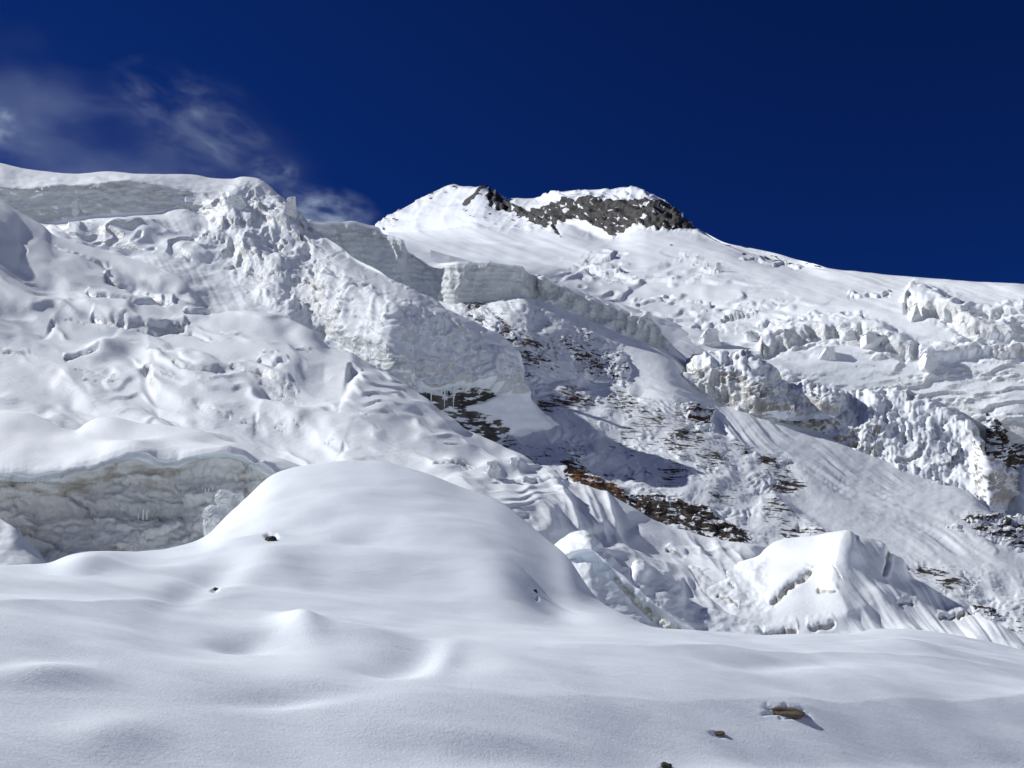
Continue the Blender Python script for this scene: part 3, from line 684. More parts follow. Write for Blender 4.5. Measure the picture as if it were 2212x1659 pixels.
o = build(P, 'mountain', M_MOUNT); PMNT = P
tag(o, 'snow summit with a dark rock band above the upper glacier', kind='structure')

# ---- broken ice cliffs at the right
def serac_patch(name, rows, x0, x1, seed, mat, label, dirt=0.6, dx=2.0, rugg=1.0):
    P = sheet(rows, x0, x1, dx=dx, dv=1.9, back=((0.02, 0.2), (0.07, 0.5), (0.15, 1.0)))
    px, py = P.px, P.py; mm = P.m
    d = fbm(px / 60, py / 50, 5, seed + 2) * 12 + facets(px / 56 + fbm(px / 40, py / 40, 3, seed) * 0.5, py / 40, seed + 1) * 12 + facets(px / 18, py / 14, seed + 7) * 3 + ridged(px / 34, py / 60, 4, seed + 3) * 4
    wv = ss(0.3, 0.9, P.band)
    rg_ = rugg(px) if callable(rugg) else rugg
    dr_ = dirt(px, py) if callable(dirt) else dirt
    flute = fbm(px / 9, py / 110, 3, seed + 8) * 3.5 + ledge(py / 20 + fbm(px / 50, py / 30, 3, seed + 9), 0.8) * 3
    push(P, 0.65 * mm * (d + flute) * rg_ * (0.4 + 0.6 * wv))
    st = steep(P)
    P.ice = np.clip(ss(0.42, 0.62, st + fbm(px / 18, py / 14, 4, seed + 4) * 0.12), 0, 1)
    P.dirt = np.clip(dr_ + fbm(px / 60, py / 30, 3, seed + 5) * 0.5 + 0.3 * fbm(px / 8, py / 60, 3, seed + 6), 0, 1)
    o = build(P, name, mat)
    tag(o, label, kind='structure')
    return P
M_DIRTY = terrain_mat('dirty_serac_ice', 0.30, 1.3, ice_a=(0.54, 0.55, 0.53), dirt_c=(0.34, 0.32, 0.285))
PSB = serac_patch('ice_cliff', [
 "1610,960,490 1700,990,470 1800,1010,448 1883,1025,430 1950,1050,416 2050,1090,396 2100,1115,386 2140,1140,374 2165,1140,385 2212,1140,430 2300,1140,490",
 "1610,915,515 1660,930,505 1720,950,492 1800,970,476 1883,985,460 1950,1010,446 2050,1040,428 2100,1066,414 2140,1112,392 2165,1114,405 2212,1118,450 2300,1120,510",
 "1610,905,528 1660,898,522 1720,900,514 1800,905,500 1883,925,482 1950,955,468 2050,1000,446 2100,1020,434 2138,1060,408 2165,1060,424 2212,1060,470 2300,1060,530",
 "1610,903,560 1650,893,566 1700,880,570 1760,866,572 1830,852,572 1900,848,565 1960,856,552 2020,880,530 2070,905,508 2105,945,478 2135,1000,434 2150,1020,436 2175,1030,454 2212,1040,490 2300,1040,550",
 "1610,900,610 1700,862,630 1830,836,640 1960,842,630 2060,885,600 2110,925,575 2140,985,540 2175,1010,560 2300,1030,600",
], 1610, 2300, 201, M_DIRTY, 'dirty fluted ice cliff ending the right glacier', dirt=lambda x, y: 0.35 + 0.45 * ss(1950, 1850, x) + 0.35 * ss(2080, 2130, x) - 0.3 * ss(895, 860, y), rugg=lambda x: 1.0 - 0.2 * ss(1880, 1960, x))
PSA = serac_patch('serac_group', [
 "1480,880,500 1520,890,496 1600,912,492 1660,915,494 1715,900,505",
 "1480,835,530 1520,856,520 1600,884,504 1660,888,494 1715,872,500",
 "1480,812,540 1500,800,536 1540,790,530 1600,812,516 1640,820,508 1680,840,508 1715,862,516",
 "1480,806,556 1500,776,560 1530,765,562 1580,768,556 1625,778,546 1660,800,536 1690,822,532 1715,850,534",
 "1480,800,580 1500,770,600 1580,758,610 1660,790,600 1715,842,590",
], 1480, 1715, 231, M_DIRTY, 'cracked dirty seracs beside the avalanche couloir', dirt=0.45)

PSC = serac_patch('serac_band', [
 "1660,900,500 1700,910,498 1790,905,490 1830,890,495",
 "1660,872,516 1700,880,512 1740,882,506 1790,874,500 1830,862,512",
 "1660,846,530 1700,838,528 1740,834,520 1780,842,512 1830,852,524",
 "1660,842,545 1700,832,546 1740,827,538 1780,836,528 1830,848,536",
 "1660,838,600 1740,818,610 1830,842,600",
], 1660, 1830, 261, M_DIRTY, 'low band of pale seracs between the two dirty ice cliffs', dirt=0.35)

# ---- snow ridge with a torn ice lip, and the small hill behind it
P = sheet([
 "1150,1290,37 1300,1400,34 1480,1430,33 1700,1480,34",
 "1150,1250,42 1200,1235,41.5 1270,1222,41 1310,1250,40.6 1346,1282,40 1376,1314,39.4 1410,1344,38.8 1440,1362,38.3 1480,1380,38 1550,1400,37.5 1640,1420,37 1700,1460,36.6",
 "1150,1235,43 1200,1222,42.4 1270,1200,42 1310,1228,41.4 1346,1260,40.8 1376,1290,40.2 1410,1318,39.6 1440,1338,39 1480,1362,38.5 1550,1392,38 1640,1412,37.6 1700,1455,37.2",
 "1150,1225,42.6 1200,1210,42 1270,1186,41.4 1310,1214,40.6 1346,1246,40 1376,1274,39.4 1410,1302,38.8 1440,1322,38.4 1480,1348,38.2 1550,1380,38 1640,1400,37.8 1700,1450,37.4",
 "1150,1200,46 1180,1185,46 1230,1153,45.5 1262,1141,45 1290,1166,44.5 1320,1200,43.6 1345,1224,43 1362,1226,43 1369,1213,42.8 1377,1207,42.8 1390,1209,42.8 1405,1223,43 1440,1238,43 1470,1262,42.6 1484,1287,42 1510,1302,41.5 1560,1322,41 1610,1336,40.5 1636,1348,40 1650,1372,39.6 1668,1410,39 1700,1440,38.6",
], 1150, 1700, dx=2.0, dv=1.9, smooth=(2,), back=((0.03, 0.6), (0.1, 0.9), (0.3, 0.9)))
px, py = P.px, P.py; mm = P.m
push(P, mm * (fbm(px / 70, py / 40, 4, 251) * 5 + (fbm(px / 16, py / 16, 4, 252) * 4 + facets(px / 22, py / 14, 254) * 5) * ss(1.0, 1.4, P.band) * ss(2.6, 2.0, P.band) + fbm(px / 7, py / 7, 2, 255) * 1.0 * ss(1.9, 2.2, P.band) * ss(3.6, 2.8, P.band)))
P.ice = ss(1.0, 1.2, P.band) * ss(2.05, 1.9, P.band) * ss(1310, 1345, px) * ss(1500, 1470, px)
P.dirt = 0.55 + fbm(px / 30, py / 12, 3, 253) * 0.4
o = build(P, 'snow_ridge', M_CREV); tag(o, 'low snow ridge with a torn ice lip', kind='structure'); PRIDGE = P

P = sheet([
 "1480,1420,46 1700,1440,45 1900,1440,45 2100,1450,44 2300,1480,43",
 "1480,1345,50 1600,1340,50 1700,1345,50 1830,1350,49 1950,1355,49 2050,1365,48.5 2120,1372,47.5 2300,1420,45",
 "1480,1270,57 1576,1270,57 1660,1275,56 1750,1270,55 1830,1262,54 1900,1275,54 1980,1305,53.5 2060,1340,52 2120,1358,50 2300,1400,47",
 "1480,1230,64 1576,1235,64 1640,1220,64 1700,1210,62 1760,1205,60 1830,1190,58 1880,1205,58.5 1930,1230,60 1970,1262,60 2041,1300,58 2086,1320,56 2122,1335,54 2138,1346,52 2300,1390,48",
 "1480,1222,70 1555,1222,70 1576,1222,70 1600,1213,70 1640,1199,69 1653,1185,68 1681,1167,68 1705,1162,68 1758,1159,67 1794,1152,66 1827,1149,65 1835,1149,65 1847,1158,65 1883,1165,65 1912,1175,64 1921,1190,65 1952,1211,66 1964,1240,66 2001,1264,65 2041,1288,63 2086,1313,60 2106,1333,57 2138,1341,55 2167,1355,53 2212,1370,51 2300,1388,49",
], 1480, 2300, dx=2.0, dv=1.9, smooth=(6,), back=((0.03, 0.6), (0.1, 0.9), (0.3, 0.9)))
px, py = P.px, P.py; mm = P.m
rowi = np.repeat(np.arange(px.shape[0])[:, None], px.shape[1], 1)
fade = 0.35 + 0.65 * ss(P.nvis + 2, P.nvis - 14, rowi)
d = fbm(px / 160, py / 90, 2, 261) * 9 + fbm((px - py * 0.75) / 34, (px * 0.75 + py) / 300, 3, 262) * 4.5 * ss(1800, 1900, px) + fbm(px / 40, py / 24, 4, 263) * 4 * inside(px, py, [(1480, 1220), (1660, 1200), (1660, 1330), (1480, 1330)], 30)
r1, _ = poly_dist(px, py, [(1830, 1150), (1812, 1200), (1800, 1260), (1830, 1330)])
d += np.exp(-r1 / 60) * 12
push(P, fade * mm * d)
P.ice = np.zeros_like(px)
for pts, wdt in (([(1665, 1300), (1700, 1275), (1730, 1250), (1752, 1232)], 13), ([(1768, 1279), (1790, 1282), (1808, 1284)], 9), ([(1655, 1370), (1690, 1362), (1720, 1362)], 12), ([(1748, 1358), (1775, 1352), (1800, 1345)], 11), ([(1925, 1190), (1918, 1220), (1912, 1245)], 7), ([(1800, 1220), (1812, 1240), (1818, 1258)], 4), ([(1940, 1300), (1960, 1296), (1975, 1302)], 7), ([(2030, 1330), (2070, 1325), (2100, 1318)], 9), ([(1550, 1282), (1575, 1288), (1595, 1300)], 6), ([(1575, 1260), (1590, 1262)], 5)):
    dd, side = poly_dist(px, py + fbm(px / 14, py / 14, 3, 264) * 4, pts)
    s = dd * side
    push(P, mm * (np.exp(-((s - wdt * 0.8) / (wdt * 0.8)) ** 2) * (s > -1) * wdt * 0.22 - np.exp(-((s + wdt * 0.4) / (wdt * 0.42)) ** 2) * wdt * 1.1 * (0.6 + 0.6 * fbm(px / 18, py / 18, 2, 265))))
    P.ice = np.maximum(P.ice, np.exp(-((s + wdt * 0.35) / (wdt * 0.45)) ** 2))
P.dirt = 0.6 + 0 * px
o = build(P, 'snow_hill', M_CREV); tag(o, 'small crevassed snow hill in front of the chutes', kind='structure'); PHILL = P

# ================================================================ THINGS
FWD = np.array([0.0, CP, SP]); 
def depth_at(P, x, y):
    """distance of a finished sheet at a survey position"""
    cols = P.px[0]
    j = int(np.clip(np.searchsorted(cols, x), 1, len(cols) - 1))
    n = P.nvis
    yy = P.py[:n, j][::-1]
    dd = (P.pos[:n, j] @ FWD)[::-1]
    return float(np.interp(y, yy, dd))

def depth_grid(P, px, py):
    cols = P.px[0]; n = P.nvis
    out = np.zeros_like(px)
    dd = P.pos[:n] @ FWD
    for k in range(px.shape[1]):
        j = int(np.clip(np.searchsorted(cols, px[0, k]), 1, len(cols) - 1))
        out[:, k] = np.interp(py[:, k], P.py[:n, j][::-1], dd[::-1, j])
    return out

bpy.context.view_layer.update()
def hit(obname, x, y):
    """where the line of sight through a survey position meets a finished surface"""
    dirv = Vector(unproj(x, y, 1.0).tolist()).normalized()
    ok, loc, nrm, idx = bpy.data.objects[obname].ray_cast(Vector((0, 0, 0)), dirv)
    return (np.array(loc), np.array(nrm)) if ok else (None, None)

def rock_mat(name, a, b, scale, snowy=0.5):
    return terrain_mat(name, scale, 0.25 / scale, rock_a=a, rock_b=b, rock_scale=scale * 0.8)

def outcrop(pts, base, h, seed, mat, label, step=1.5, soft=9.0, bare=0.8, bedding=7.0, tilt=0.25, group=None):
    xs = [p[0] for p in pts]; ys = [p[1] for p in pts]
    gx = np.arange(min(xs) - 12, max(xs) + 12, step); gy = np.arange(max(ys) + 12, min(ys) - 12, -step)
    P = Sheet()
    P.px, P.py = np.meshgrid(gx, gy)
    wob = fbm(P.px / 26, P.py / 16, 4, seed) * 9
    m = inside(P.px + wob, P.py + wob * 0.6, pts, soft)
    P.d = depth_grid(base, P.px, P.py); P.m = P.d / FD
    bed = ledge((P.py - tilt * P.px) / bedding + fbm(P.px / 50, P.py / 30, 3, seed + 1) * 1.4, 0.75)
    bed2 = ledge((P.py - tilt * P.px) / (bedding * 0.4) + fbm(P.px / 30, P.py / 20, 3, seed + 2) * 1.2, 0.7)
    blk = voro(P.px / 24, P.py / 13, seed + 3)
    d = m * (h + bed * 3.2 + bed2 * 1.2 + (blk[2] - 0.5) * 6 + fbm(P.px / 40, P.py / 30, 4, seed + 4) * 4) - 16.0 * (1 - ss(0.02, 0.4, m))
    P.pos = unproj(P.px, P.py, P.d)
    P.nrm = normals(P.pos)
    P.pos = P.pos + P.nrm * (d * P.m)[..., None] * 0.7 - np.array([0, 0.5, 0])[None, None] * (d * P.m)[..., None]
    st = steep(P)
    P.rock = np.clip(m * (bare * 0.5 + 0.35 * ss(0.25, 0.7, st) + 0.28 * fbm(P.px / 30, P.py / 8, 4, seed + 5)), 0, 1)
    P.ice = np.zeros_like(P.px); P.dirt = np.zeros_like(P.px)
    o = build(P, 'rock_outcrop', mat)
    tag(o, label, 'rock outcrop', group)
    return o

M_RUST = rock_mat('rusty_rock', (0.10, 0.045, 0.022), (0.20, 0.095, 0.045), 0.6)
M_DARK = rock_mat('dark_rock', (0.022, 0.018, 0.015), (0.085, 0.066, 0.050), 0.6)
M_BROWN = rock_mat('brown_rock', (0.045, 0.030, 0.022), (0.14, 0.085, 0.055), 0.5)
outcrop([(1213, 1006), (1250, 1010), (1300, 1036), (1345, 1056), (1358, 1085), (1335, 1098), (1290, 1082), (1245, 1050), (1225, 1032)], PROCK, 5, 401, M_RUST, 'bare rust brown rock face showing above the lower snow ridge', bare=1.25)
outcrop([(1335, 1072), (1420, 1070), (1480, 1082), (1532, 1098), (1545, 1118), (1600, 1142), (1632, 1172), (1600, 1184), (1540, 1162), (1450, 1142), (1380, 1122)], PROCK, 5, 411, M_DARK, 'long nearly black ledge of layered rock below the slabs', bare=1.2)
outcrop([(1462, 876), (1490, 870), (1545, 884), (1534, 925), (1510, 932), (1484, 905)], PROCK, 5, 421, M_BROWN, 'brown rock knob poking out below the cracked seracs', bare=0.85)
outcrop([(1645, 978), (1680, 984), (1718, 1000), (1700, 1008), (1665, 1000)], PROCK, 3, 431, M_DARK, 'small dark rock rib at the foot of the fluted ice cliff', bare=0.95)
outcrop([(2050, 1138), (2090, 1122), (2130, 1108), (2212, 1112), (2320, 1115), (2320, 1210), (2212, 1198), (2150, 1168), (2090, 1150)], PROCK, 5, 441, M_DARK, 'dark layered rock under the nose of the ice cliff', bare=0.85)
outcrop([(2085, 1300), (2120, 1308), (2175, 1322), (2190, 1334), (2140, 1338), (2105, 1322)], PROCK, 3, 451, M_BROWN, 'low brown rock beside the right flank of the snow hill', bare=0.95)
outcrop([(1000, 668), (1045, 660), (1080, 690), (1130, 722), (1190, 748), (1150, 764), (1090, 748), (1050, 712)], PROCK, 2, 461, M_DARK, 'thin dark rock beds in the shade right under the ice wall', bare=0.60, bedding=9)
outcrop([(1225, 765), (1262, 752), (1290, 775), (1345, 760), (1364, 800), (1345, 838), (1300, 822), (1255, 812)], PROCK, 5, 471, M_BROWN, 'broken rock buttress at the edge of the wall shadow', bare=0.62)

# rock wall at the far right behind the cliff's nose
P = sheet(["2120,1140,470 2400,1140,470", "2120,1030,500 2150,1000,510 2212,1010,520 2400,1010,520", "2120,960,530 2150,930,540 2212,950,545 2400,950,545", "2120,895,560 2150,888,562 2212,896,566 2400,900,566"], 2130, 2400, dx=2.0, dv=1.8)
px, py = P.px, P.py
bed = ledge((py - 0.2 * px) / 11 + fbm(px / 60, py / 40, 3, 481) * 1.5, 0.75)
push(P, P.m * (bed * 6 + fbm(px / 50, py / 40, 4, 482) * 10))
P.rock = np.clip(0.42 + 0.25 * ss(0.4, 0.7, steep(P)) + 0.25 * fbm(px / 40, py / 9, 4, 483), 0, 1)
tag(build(P, 'rock_outcrop', M_DARK), 'dark rock wall dusted with snow behind the nose of the ice cliff', 'rock outcrop')

# ---- stones melting out of the near snow
def add_mesh(name, verts, faces, mat, parent=None, smooth=True):
    me = bpy.data.meshes.new(name)
    me.from_pydata([tuple(v) for v in verts], [], [tuple(f) for f in faces])
    me.update()
    if smooth: me.polygons.foreach_set('use_smooth', [True] * len(me.polygons))
    return link(name, me, mat, parent)

def ico(sub):
    import bmesh
    bm = bmesh.new(); bmesh.ops.create_icosphere(bm, subdivisions=sub, radius=1.0)
    v = np.array([x.co[:] for x in bm.verts]); f = [[x.index for x in p.verts] for p in bm.faces]
    bm.free(); return v, f

def n3(v, s, seed):
    return perlin(v[:, 0] * s + 3.1, v[:, 1] * s + v[:, 2] * s * 0.7, seed) + perlin(v[:, 2] * s - 1.7, v[:, 0] * s * 0.6 - v[:, 1] * s, seed + 1)

def stone_mat(name, a, b):
    m = bpy.data.materials.new(name); m.use_nodes = True
    N = m.node_tree.nodes; L = m.node_tree.links; bs = N['Principled BSDF']
    t = N.new('ShaderNodeTexNoise'); t.inputs['Scale'].default_value = 9; t.inputs['Detail'].default_value = 9; t.inputs['Roughness'].default_value = 0.7
    g = N.new('ShaderNodeNewGeometry'); L.new(g.outputs['Position'], t.inputs['Vector'])
    mx = N.new('ShaderNodeMix'); mx.data_type = 'RGBA'; mx.inputs[6].default_value = (*a, 1); mx.inputs[7].default_value = (*b, 1)
    L.new(t.outputs['Fac'], mx.inputs[0]); L.new(mx.outputs[2], bs.inputs['Base Color'])
    bp = N.new('ShaderNodeBump'); bp.inputs['Distance'].default_value = 0.03; L.new(t.outputs['Fac'], bp.inputs['Height']); L.new(bp.outputs[0], bs.inputs['Normal'])
    bs.inputs['Roughness'].default_value = 0.85
    return m
M_STONE = stone_mat('dark_stone', (0.018, 0.015, 0.013), (0.06, 0.05, 0.04))
M_TAN = stone_mat('tan_stone', (0.05, 0.036, 0.025), (0.20, 0.145, 0.10))
STONES = [(585, 1164, 13, 10, M_STONE, 'black stone in a melt hole high on the snow mound'), (465, 1272, 7, 8, M_STONE, 'tiny dark stone showing in the left dip of the snow mound'),
          (1695, 1533, 42, 10, M_TAN, 'long flat tan stone under a crisp snow lip'), (1551, 1583, 14, 5, M_TAN, 'small grey stone half buried beside the long tan stone'),
          (1438, 1655, 14, 12, M_STONE, 'dark stone tip in the snow at the very front'), (1156, 1276, 5, 7, M_STONE, 'thin dark stone in the blue hollow of the mound')]
for k, (x, y, rx, ry, mt, lab) in enumerate(STONES):
    loc, nrm = hit('snowfield', x, y + ry * 0.3); d = float(loc @ FWD); m = d / FD
    v, f = ico(4)
    v = v * (1 + 0.30 * n3(v, 1.3, 500 + 7 * k)[:, None] + 0.08 * n3(v, 3.2, 520 + k)[:, None] + 0.025 * n3(v, 8.0, 540 + k)[:, None])
    v = np.sign(v) * np.abs(v) ** 0.85
    v = v * np.array([rx * m, rx * m * 0.8, ry * m])
    c = loc + np.array([0, 0.15 * rx * m, -0.25 * ry * m])
    o = add_mesh('stone', v, f, mt); o.location = c.tolist(); o.rotation_euler = (0.0, 0.10 * (-1) ** k, 0.0)
    tag(o, lab, 'stone')

# ---- free-standing seracs and ice blocks
M_BLOCK = terrain_mat('block_ice', 0.35, 1.0, ice_a=(0.71, 0.71, 0.71))
def ice_block(base, x, y, w, h, seed, label, lean=0.0, name='serac', depth_k=1.0, round_=0.75, group=None, cap=True):
    import bmesh
    nm_ = {id(PMNT): 'mountain', id(PHANG): 'hanging_glacier', id(PSLOPE): 'glacier_slope', id(PSB): 'ice_cliff'}[id(base)]
    loc, nrm = hit(nm_, x, y)
    d = float(loc @ FWD) if loc is not None else depth_at(base, x, y); m = d / FD
    rs_ = np.random.RandomState(seed)
    pts = rs_.uniform(-1, 1, (26, 3)); pts /= np.max(np.abs(pts), axis=1, keepdims=True) ** (1.15 - round_)
    pts[:, :2] *= (1.0 - 0.32 * (pts[:, 2:3] + 1) * 0.5)
    pts *= np.array([w * 0.40, w * 0.40 * depth_k, h * 0.55]) * m
    pts[:, 0] += lean * pts[:, 2]
    bm = bmesh.new()
    for p in pts: bm.verts.new(p)
    bmesh.ops.convex_hull(bm, input=bm.verts)
    for v_ in [v_ for v_ in bm.verts if not v_.link_faces]: bm.verts.remove(v_)
    bmesh.ops.bevel(bm, geom=bm.edges[:], offset=0.04 * w * m, segments=2, affect='EDGES', profile=0.6, clamp_overlap=True)
    bmesh.ops.triangulate(bm, faces=bm.faces[:])
    bmesh.ops.subdivide_edges(bm, edges=bm.edges[:], cuts=2, use_grid_fill=True)
    vv = np.array([q_.co[:] for q_ in bm.verts]); u_ = vv / (w * 0.4 * m)
    vv = vv * (1 + 0.045 * n3(u_, 2.5, seed)[:, None] + 0.02 * n3(u_, 6.0, seed + 2)[:, None])
    for q_, c_ in zip(bm.verts, vv): q_.co = c_
    bm.normal_update()
    nz = np.array([q_.normal.z for q_ in bm.verts])
    me = bpy.data.meshes.new(name); bm.to_mesh(me)
    bmesh.ops.delete(bm, geom=[q_ for q_ in bm.faces if q_.normal.z < 0.42], context='FACES')
    todo = set(bm.faces); best_ = []
    while todo:                                   # keep the cap in one piece
        st_ = [todo.pop()]; isl = []
        while st_:
            q_ = st_.pop(); isl.append(q_)
            for e_ in q_.edges:
                for g_ in e_.link_faces:
                    if g_ in todo: todo.discard(g_); st_.append(g_)
        if len(isl) > len(best_): best_ = isl
    keep = set(best_)
    bmesh.ops.delete(bm, geom=[q_ for q_ in bm.faces if q_ not in keep], context='FACES')
    bmesh.ops.solidify(bm, geom=bm.faces[:], thickness=-0.05 * w * m)
    cme = bpy.data.meshes.new('snow_cap'); bm.to_mesh(cme); bm.free()
    cme.polygons.foreach_set('use_smooth', [True] * len(cme.polygons))
    o = link(name, me, M_BLOCK)
    if len(cme.polygons): link('snow_cap', cme, M_SLOPE, o)
    setattr_point(me, 'ice', ss(0.5, 0.1, nz) * 0.85); setattr_point(me, 'rock', nz * 0); setattr_point(me, 'dirt', 0.1 + nz * 0)
    o.location = (unproj(x, y - h * 0.28, d + 0.16 * w * m)).tolist()
    tag(o, label, 'serac', group)
    return o
ice_block(PMNT, 1787, 775, 46, 34, 601, 'lone pointed ice block casting a shadow on the smooth glacier terrace', lean=0.3)
ice_block(PMNT, 1882, 752, 60, 40, 611, 'big square ice block at the end of the arched serac row', round_=0.5)
ice_block(PMNT, 2008, 800, 66, 56, 621, 'big shaded serac standing alone in the right hand hollow', round_=0.6)
ice_block(PMNT, 1976, 690, 44, 40, 631, 'tall serac at the upper end of the right serac row', round_=0.55)
ice_block(PMNT, 1830, 735, 40, 30, 641, 'split ice block in the middle of the arched serac row', round_=0.5)
ice_block(PMNT, 1528, 577, 9, 16, 651, 'left of two tiny ice towers high on the glacier')
ice_block(PMNT, 1550, 583, 16, 18, 655, 'broader of two tiny ice towers high on the glacier', lean=0.4)
ice_block(PMNT, 1618, 740, 52, 30, 661, 'pyramid shaped serac above the avalanche couloir', lean=-0.2, round_=0.9)
ice_block(PMNT, 1530, 745, 70, 36, 665, 'wide blue grey serac beside the end of the ice wall', round_=0.6)
ice_block(PHANG, 166, 462, 34, 40, 671, 'mushroom shaped ice knob in front of the upper ice cliff', round_=0.7)
ice_block(PHANG, 628, 464, 36, 48, 674, 'leaning ice tooth on the skyline of the hanging glacier', lean=0.1, round_=0.8)
ice_block(PHANG, 510, 447, 60, 22, 681, 'flat ice slab balanced on the upper seracs', round_=0.55)
ice_block(PSLOPE, 1110, 1006, 26, 22, 685, 'round snow lump with a dark pocket on the lower slope', round_=1.1)
ice_block(PSLOPE, 1065, 1030, 50, 40, 687, 'snow capped ice bulge at the rim of the lower slope', round_=0.8)
ice_block(PSB, 2092, 925, 18, 22, 691, 'small white ice pinnacle on the shaded edge of the right cliff', round_=0.7)

# ---- ice pillar at the edge of the crevasse
d = 20.9; m = d / FD
v, f = ico(5)
def lump(v, cx, cy, cz, r, seed):
    w = v * (1 + 0.16 * n3(v, 1.6, seed)[:, None] + 0.07 * n3(v, 4.0, seed + 2)[:, None])
    return w * np.array(r) + np.array([cx, cy, cz])
M_PILLAR = terrain_mat('pillar_ice', 6.0, 0.08, ice_a=(0.69, 0.70, 0.69), dirt_c=(0.46, 0.42, 0.36))
root = bpy.data.objects.new('ice_pillar', None); COL.objects.link(root)
root.location = unproj(470, 1165, d).tolist()
tag(root, 'knobbly dirty ice pillar beside the mound at the crevasse edge', 'ice pillar')
for k, (ox, oy, rx, rz) in enumerate([(464, 1140, 22, 34), (458, 1108, 18, 16), (484, 1078, 19, 20), (482, 1108, 16, 30), (505, 1092, 24, 26)]):
    p = unproj(ox, oy, d + 0.1 * k) - np.array(root.location)
    o = add_mesh('ice_lump', lump(v, 0, 0, 0, (rx * m, rx * m, rz * m), 700 + 9 * k), f, M_PILLAR, root)
    o.location = p.tolist()
    nn = np.zeros(len(o.data.vertices) * 3, dtype=np.float32); o.data.vertices.foreach_get('normal', nn); nz = nn.reshape(-1, 3)[:, 2]
    setattr_point(o.data, 'ice', ss(0.75, 0.3, nz)); setattr_point(o.data, 'rock', nz * 0); setattr_point(o.data, 'dirt', 0.4 + nz * 0)

# ---- snow wedge in the crevasse's left corner
P = sheet(["-260,1300,40 0,1300,40 140,1320,38", "-260,1150,46 0,1180,45 60,1215,44 140,1290,42", "-260,1040,50 0,1121,49 25,1138,48 50,1165,47.5 75,1200,47 92,1222,46.5 140,1280,46"], -260, 140, dx=2.4, dv=2.2, smooth=(4,))
push(P, P.m * fbm(P.px / 60, P.py / 40, 3, 721) * 3)
tag(build(P, 'snow_drift', M_CREV), 'steep snow drift in the corner of the crevasse', kind='structure')

# ---- icicles under the overhangs
M_ICICLE = bpy.data.materials.new('icicle_ice'); M_ICICLE.use_nodes = True
_b = M_ICICLE.node_tree.nodes['Principled BSDF']
_t = M_ICICLE.node_tree.nodes.new('ShaderNodeTexNoise'); _t.inputs['Scale'].default_value = 0.8
_r = M_ICICLE.node_tree.nodes.new('ShaderNodeMix'); _r.data_type = 'RGBA'; _r.inputs[6].default_value = (0.62, 0.68, 0.70, 1); _r.inputs[7].default_value = (0.80, 0.84, 0.86, 1)
M_ICICLE.node_tree.links.new(_t.outputs['Fac'], _r.inputs[0]); M_ICICLE.node_tree.links.new(_r.outputs[2], _b.inputs['Base Color'])
_b.inputs['Roughness'].default_value = 0.25
def icicle_mesh(seed):
    rs = np.random.RandomState(seed); vs_ = []; fs = []
    K, S = 9, 7
    for i in range(K):
        t = i / (K - 1); r = (1 - t) ** 0.8 * (1 + 0.18 * rs.randn() * (0 < i < K - 1)) + 0.02
        bx, by = 0.25 * math.sin(3 * t + seed), 0.2 * math.sin(2 * t)
        for j in range(S):
            a = 2 * math.pi * j / S
            vs_.append((r * math.cos(a) + bx, r * math.sin(a) + by, -t))
    for i in range(K - 1):
        for j in range(S):
            fs.append((i * S + j, (i + 1) * S + j, (i + 1) * S + (j + 1) % S, i * S + (j + 1) % S))
    me = bpy.data.meshes.new('icicle'); me.from_pydata(vs_, [], fs); me.update()
    me.polygons.foreach_set('use_smooth', [True] * len(fs)); me.materials.append(M_ICICLE)
    return me
ICM = [icicle_mesh(s) for s in range(4)]
hang_obj = bpy.data.objects['hanging_glacier']; crev_obj = bpy.data.objects['crevasse_wall']
rs = np.random.RandomState(5)
def icicle(base, parent, x, y, r, L, k, fwd=0.0):
    loc, nrm = hit(parent.name, x, y - 3)
    if loc is None: return
    d = float(loc @ FWD) - fwd; m = d / FD
    o = bpy.data.objects.new('icicle', ICM[k % 4]); COL.objects.link(o); o.parent = parent
    o.location = unproj(x, y - 3, d).tolist(); o.scale = (r * m, r * m, L * m); o.rotation_euler = (0, 0, rs.rand() * 6)
for k, (x, y, L) in enumerate([(889, 826, 22), (893, 829, 12), (903, 838, 10), (914, 842, 12), (922, 846, 9), (932, 848, 34), (938, 848, 12), (946, 846, 10), (955, 845, 12), (961, 844, 46), (966, 843, 18), (973, 841, 14), (981, 838, 52), (985, 837, 20), (992, 836, 12), (1000, 836, 10), (1008, 837, 8), (1016, 837, 13), (1030, 836, 9), (1046, 834, 8), (1036, 850, 8), (836, 745, 30), (840, 748, 20)]):
    icicle(PHANG, hang_obj, x, y, 2.3 if L > 20 else 1.6, L, k, fwd=1.2)
for k, (x, y, L) in enumerate([(60, 1036, 12), (68, 1036, 16), (74, 1036, 10), (84, 1036, 14), (92, 1036, 9), (104, 1035, 15), (112, 1034, 11), (140, 1030, 13), (300, 1110, 22), (311, 1104, 84), (318, 1106, 40), (424, 1052, 18), (430, 1054, 30), (437, 1056, 24), (444, 1058, 34), (451, 1058, 16), (460, 1056, 20), (418, 1050, 14), (470, 1052, 16), (540, 1005, 18), (548, 1010, 14)]):
    icicle(PCREV, crev_obj, x, y, 1.5 if L < 40 else 3.0, L, k, fwd=0.35)

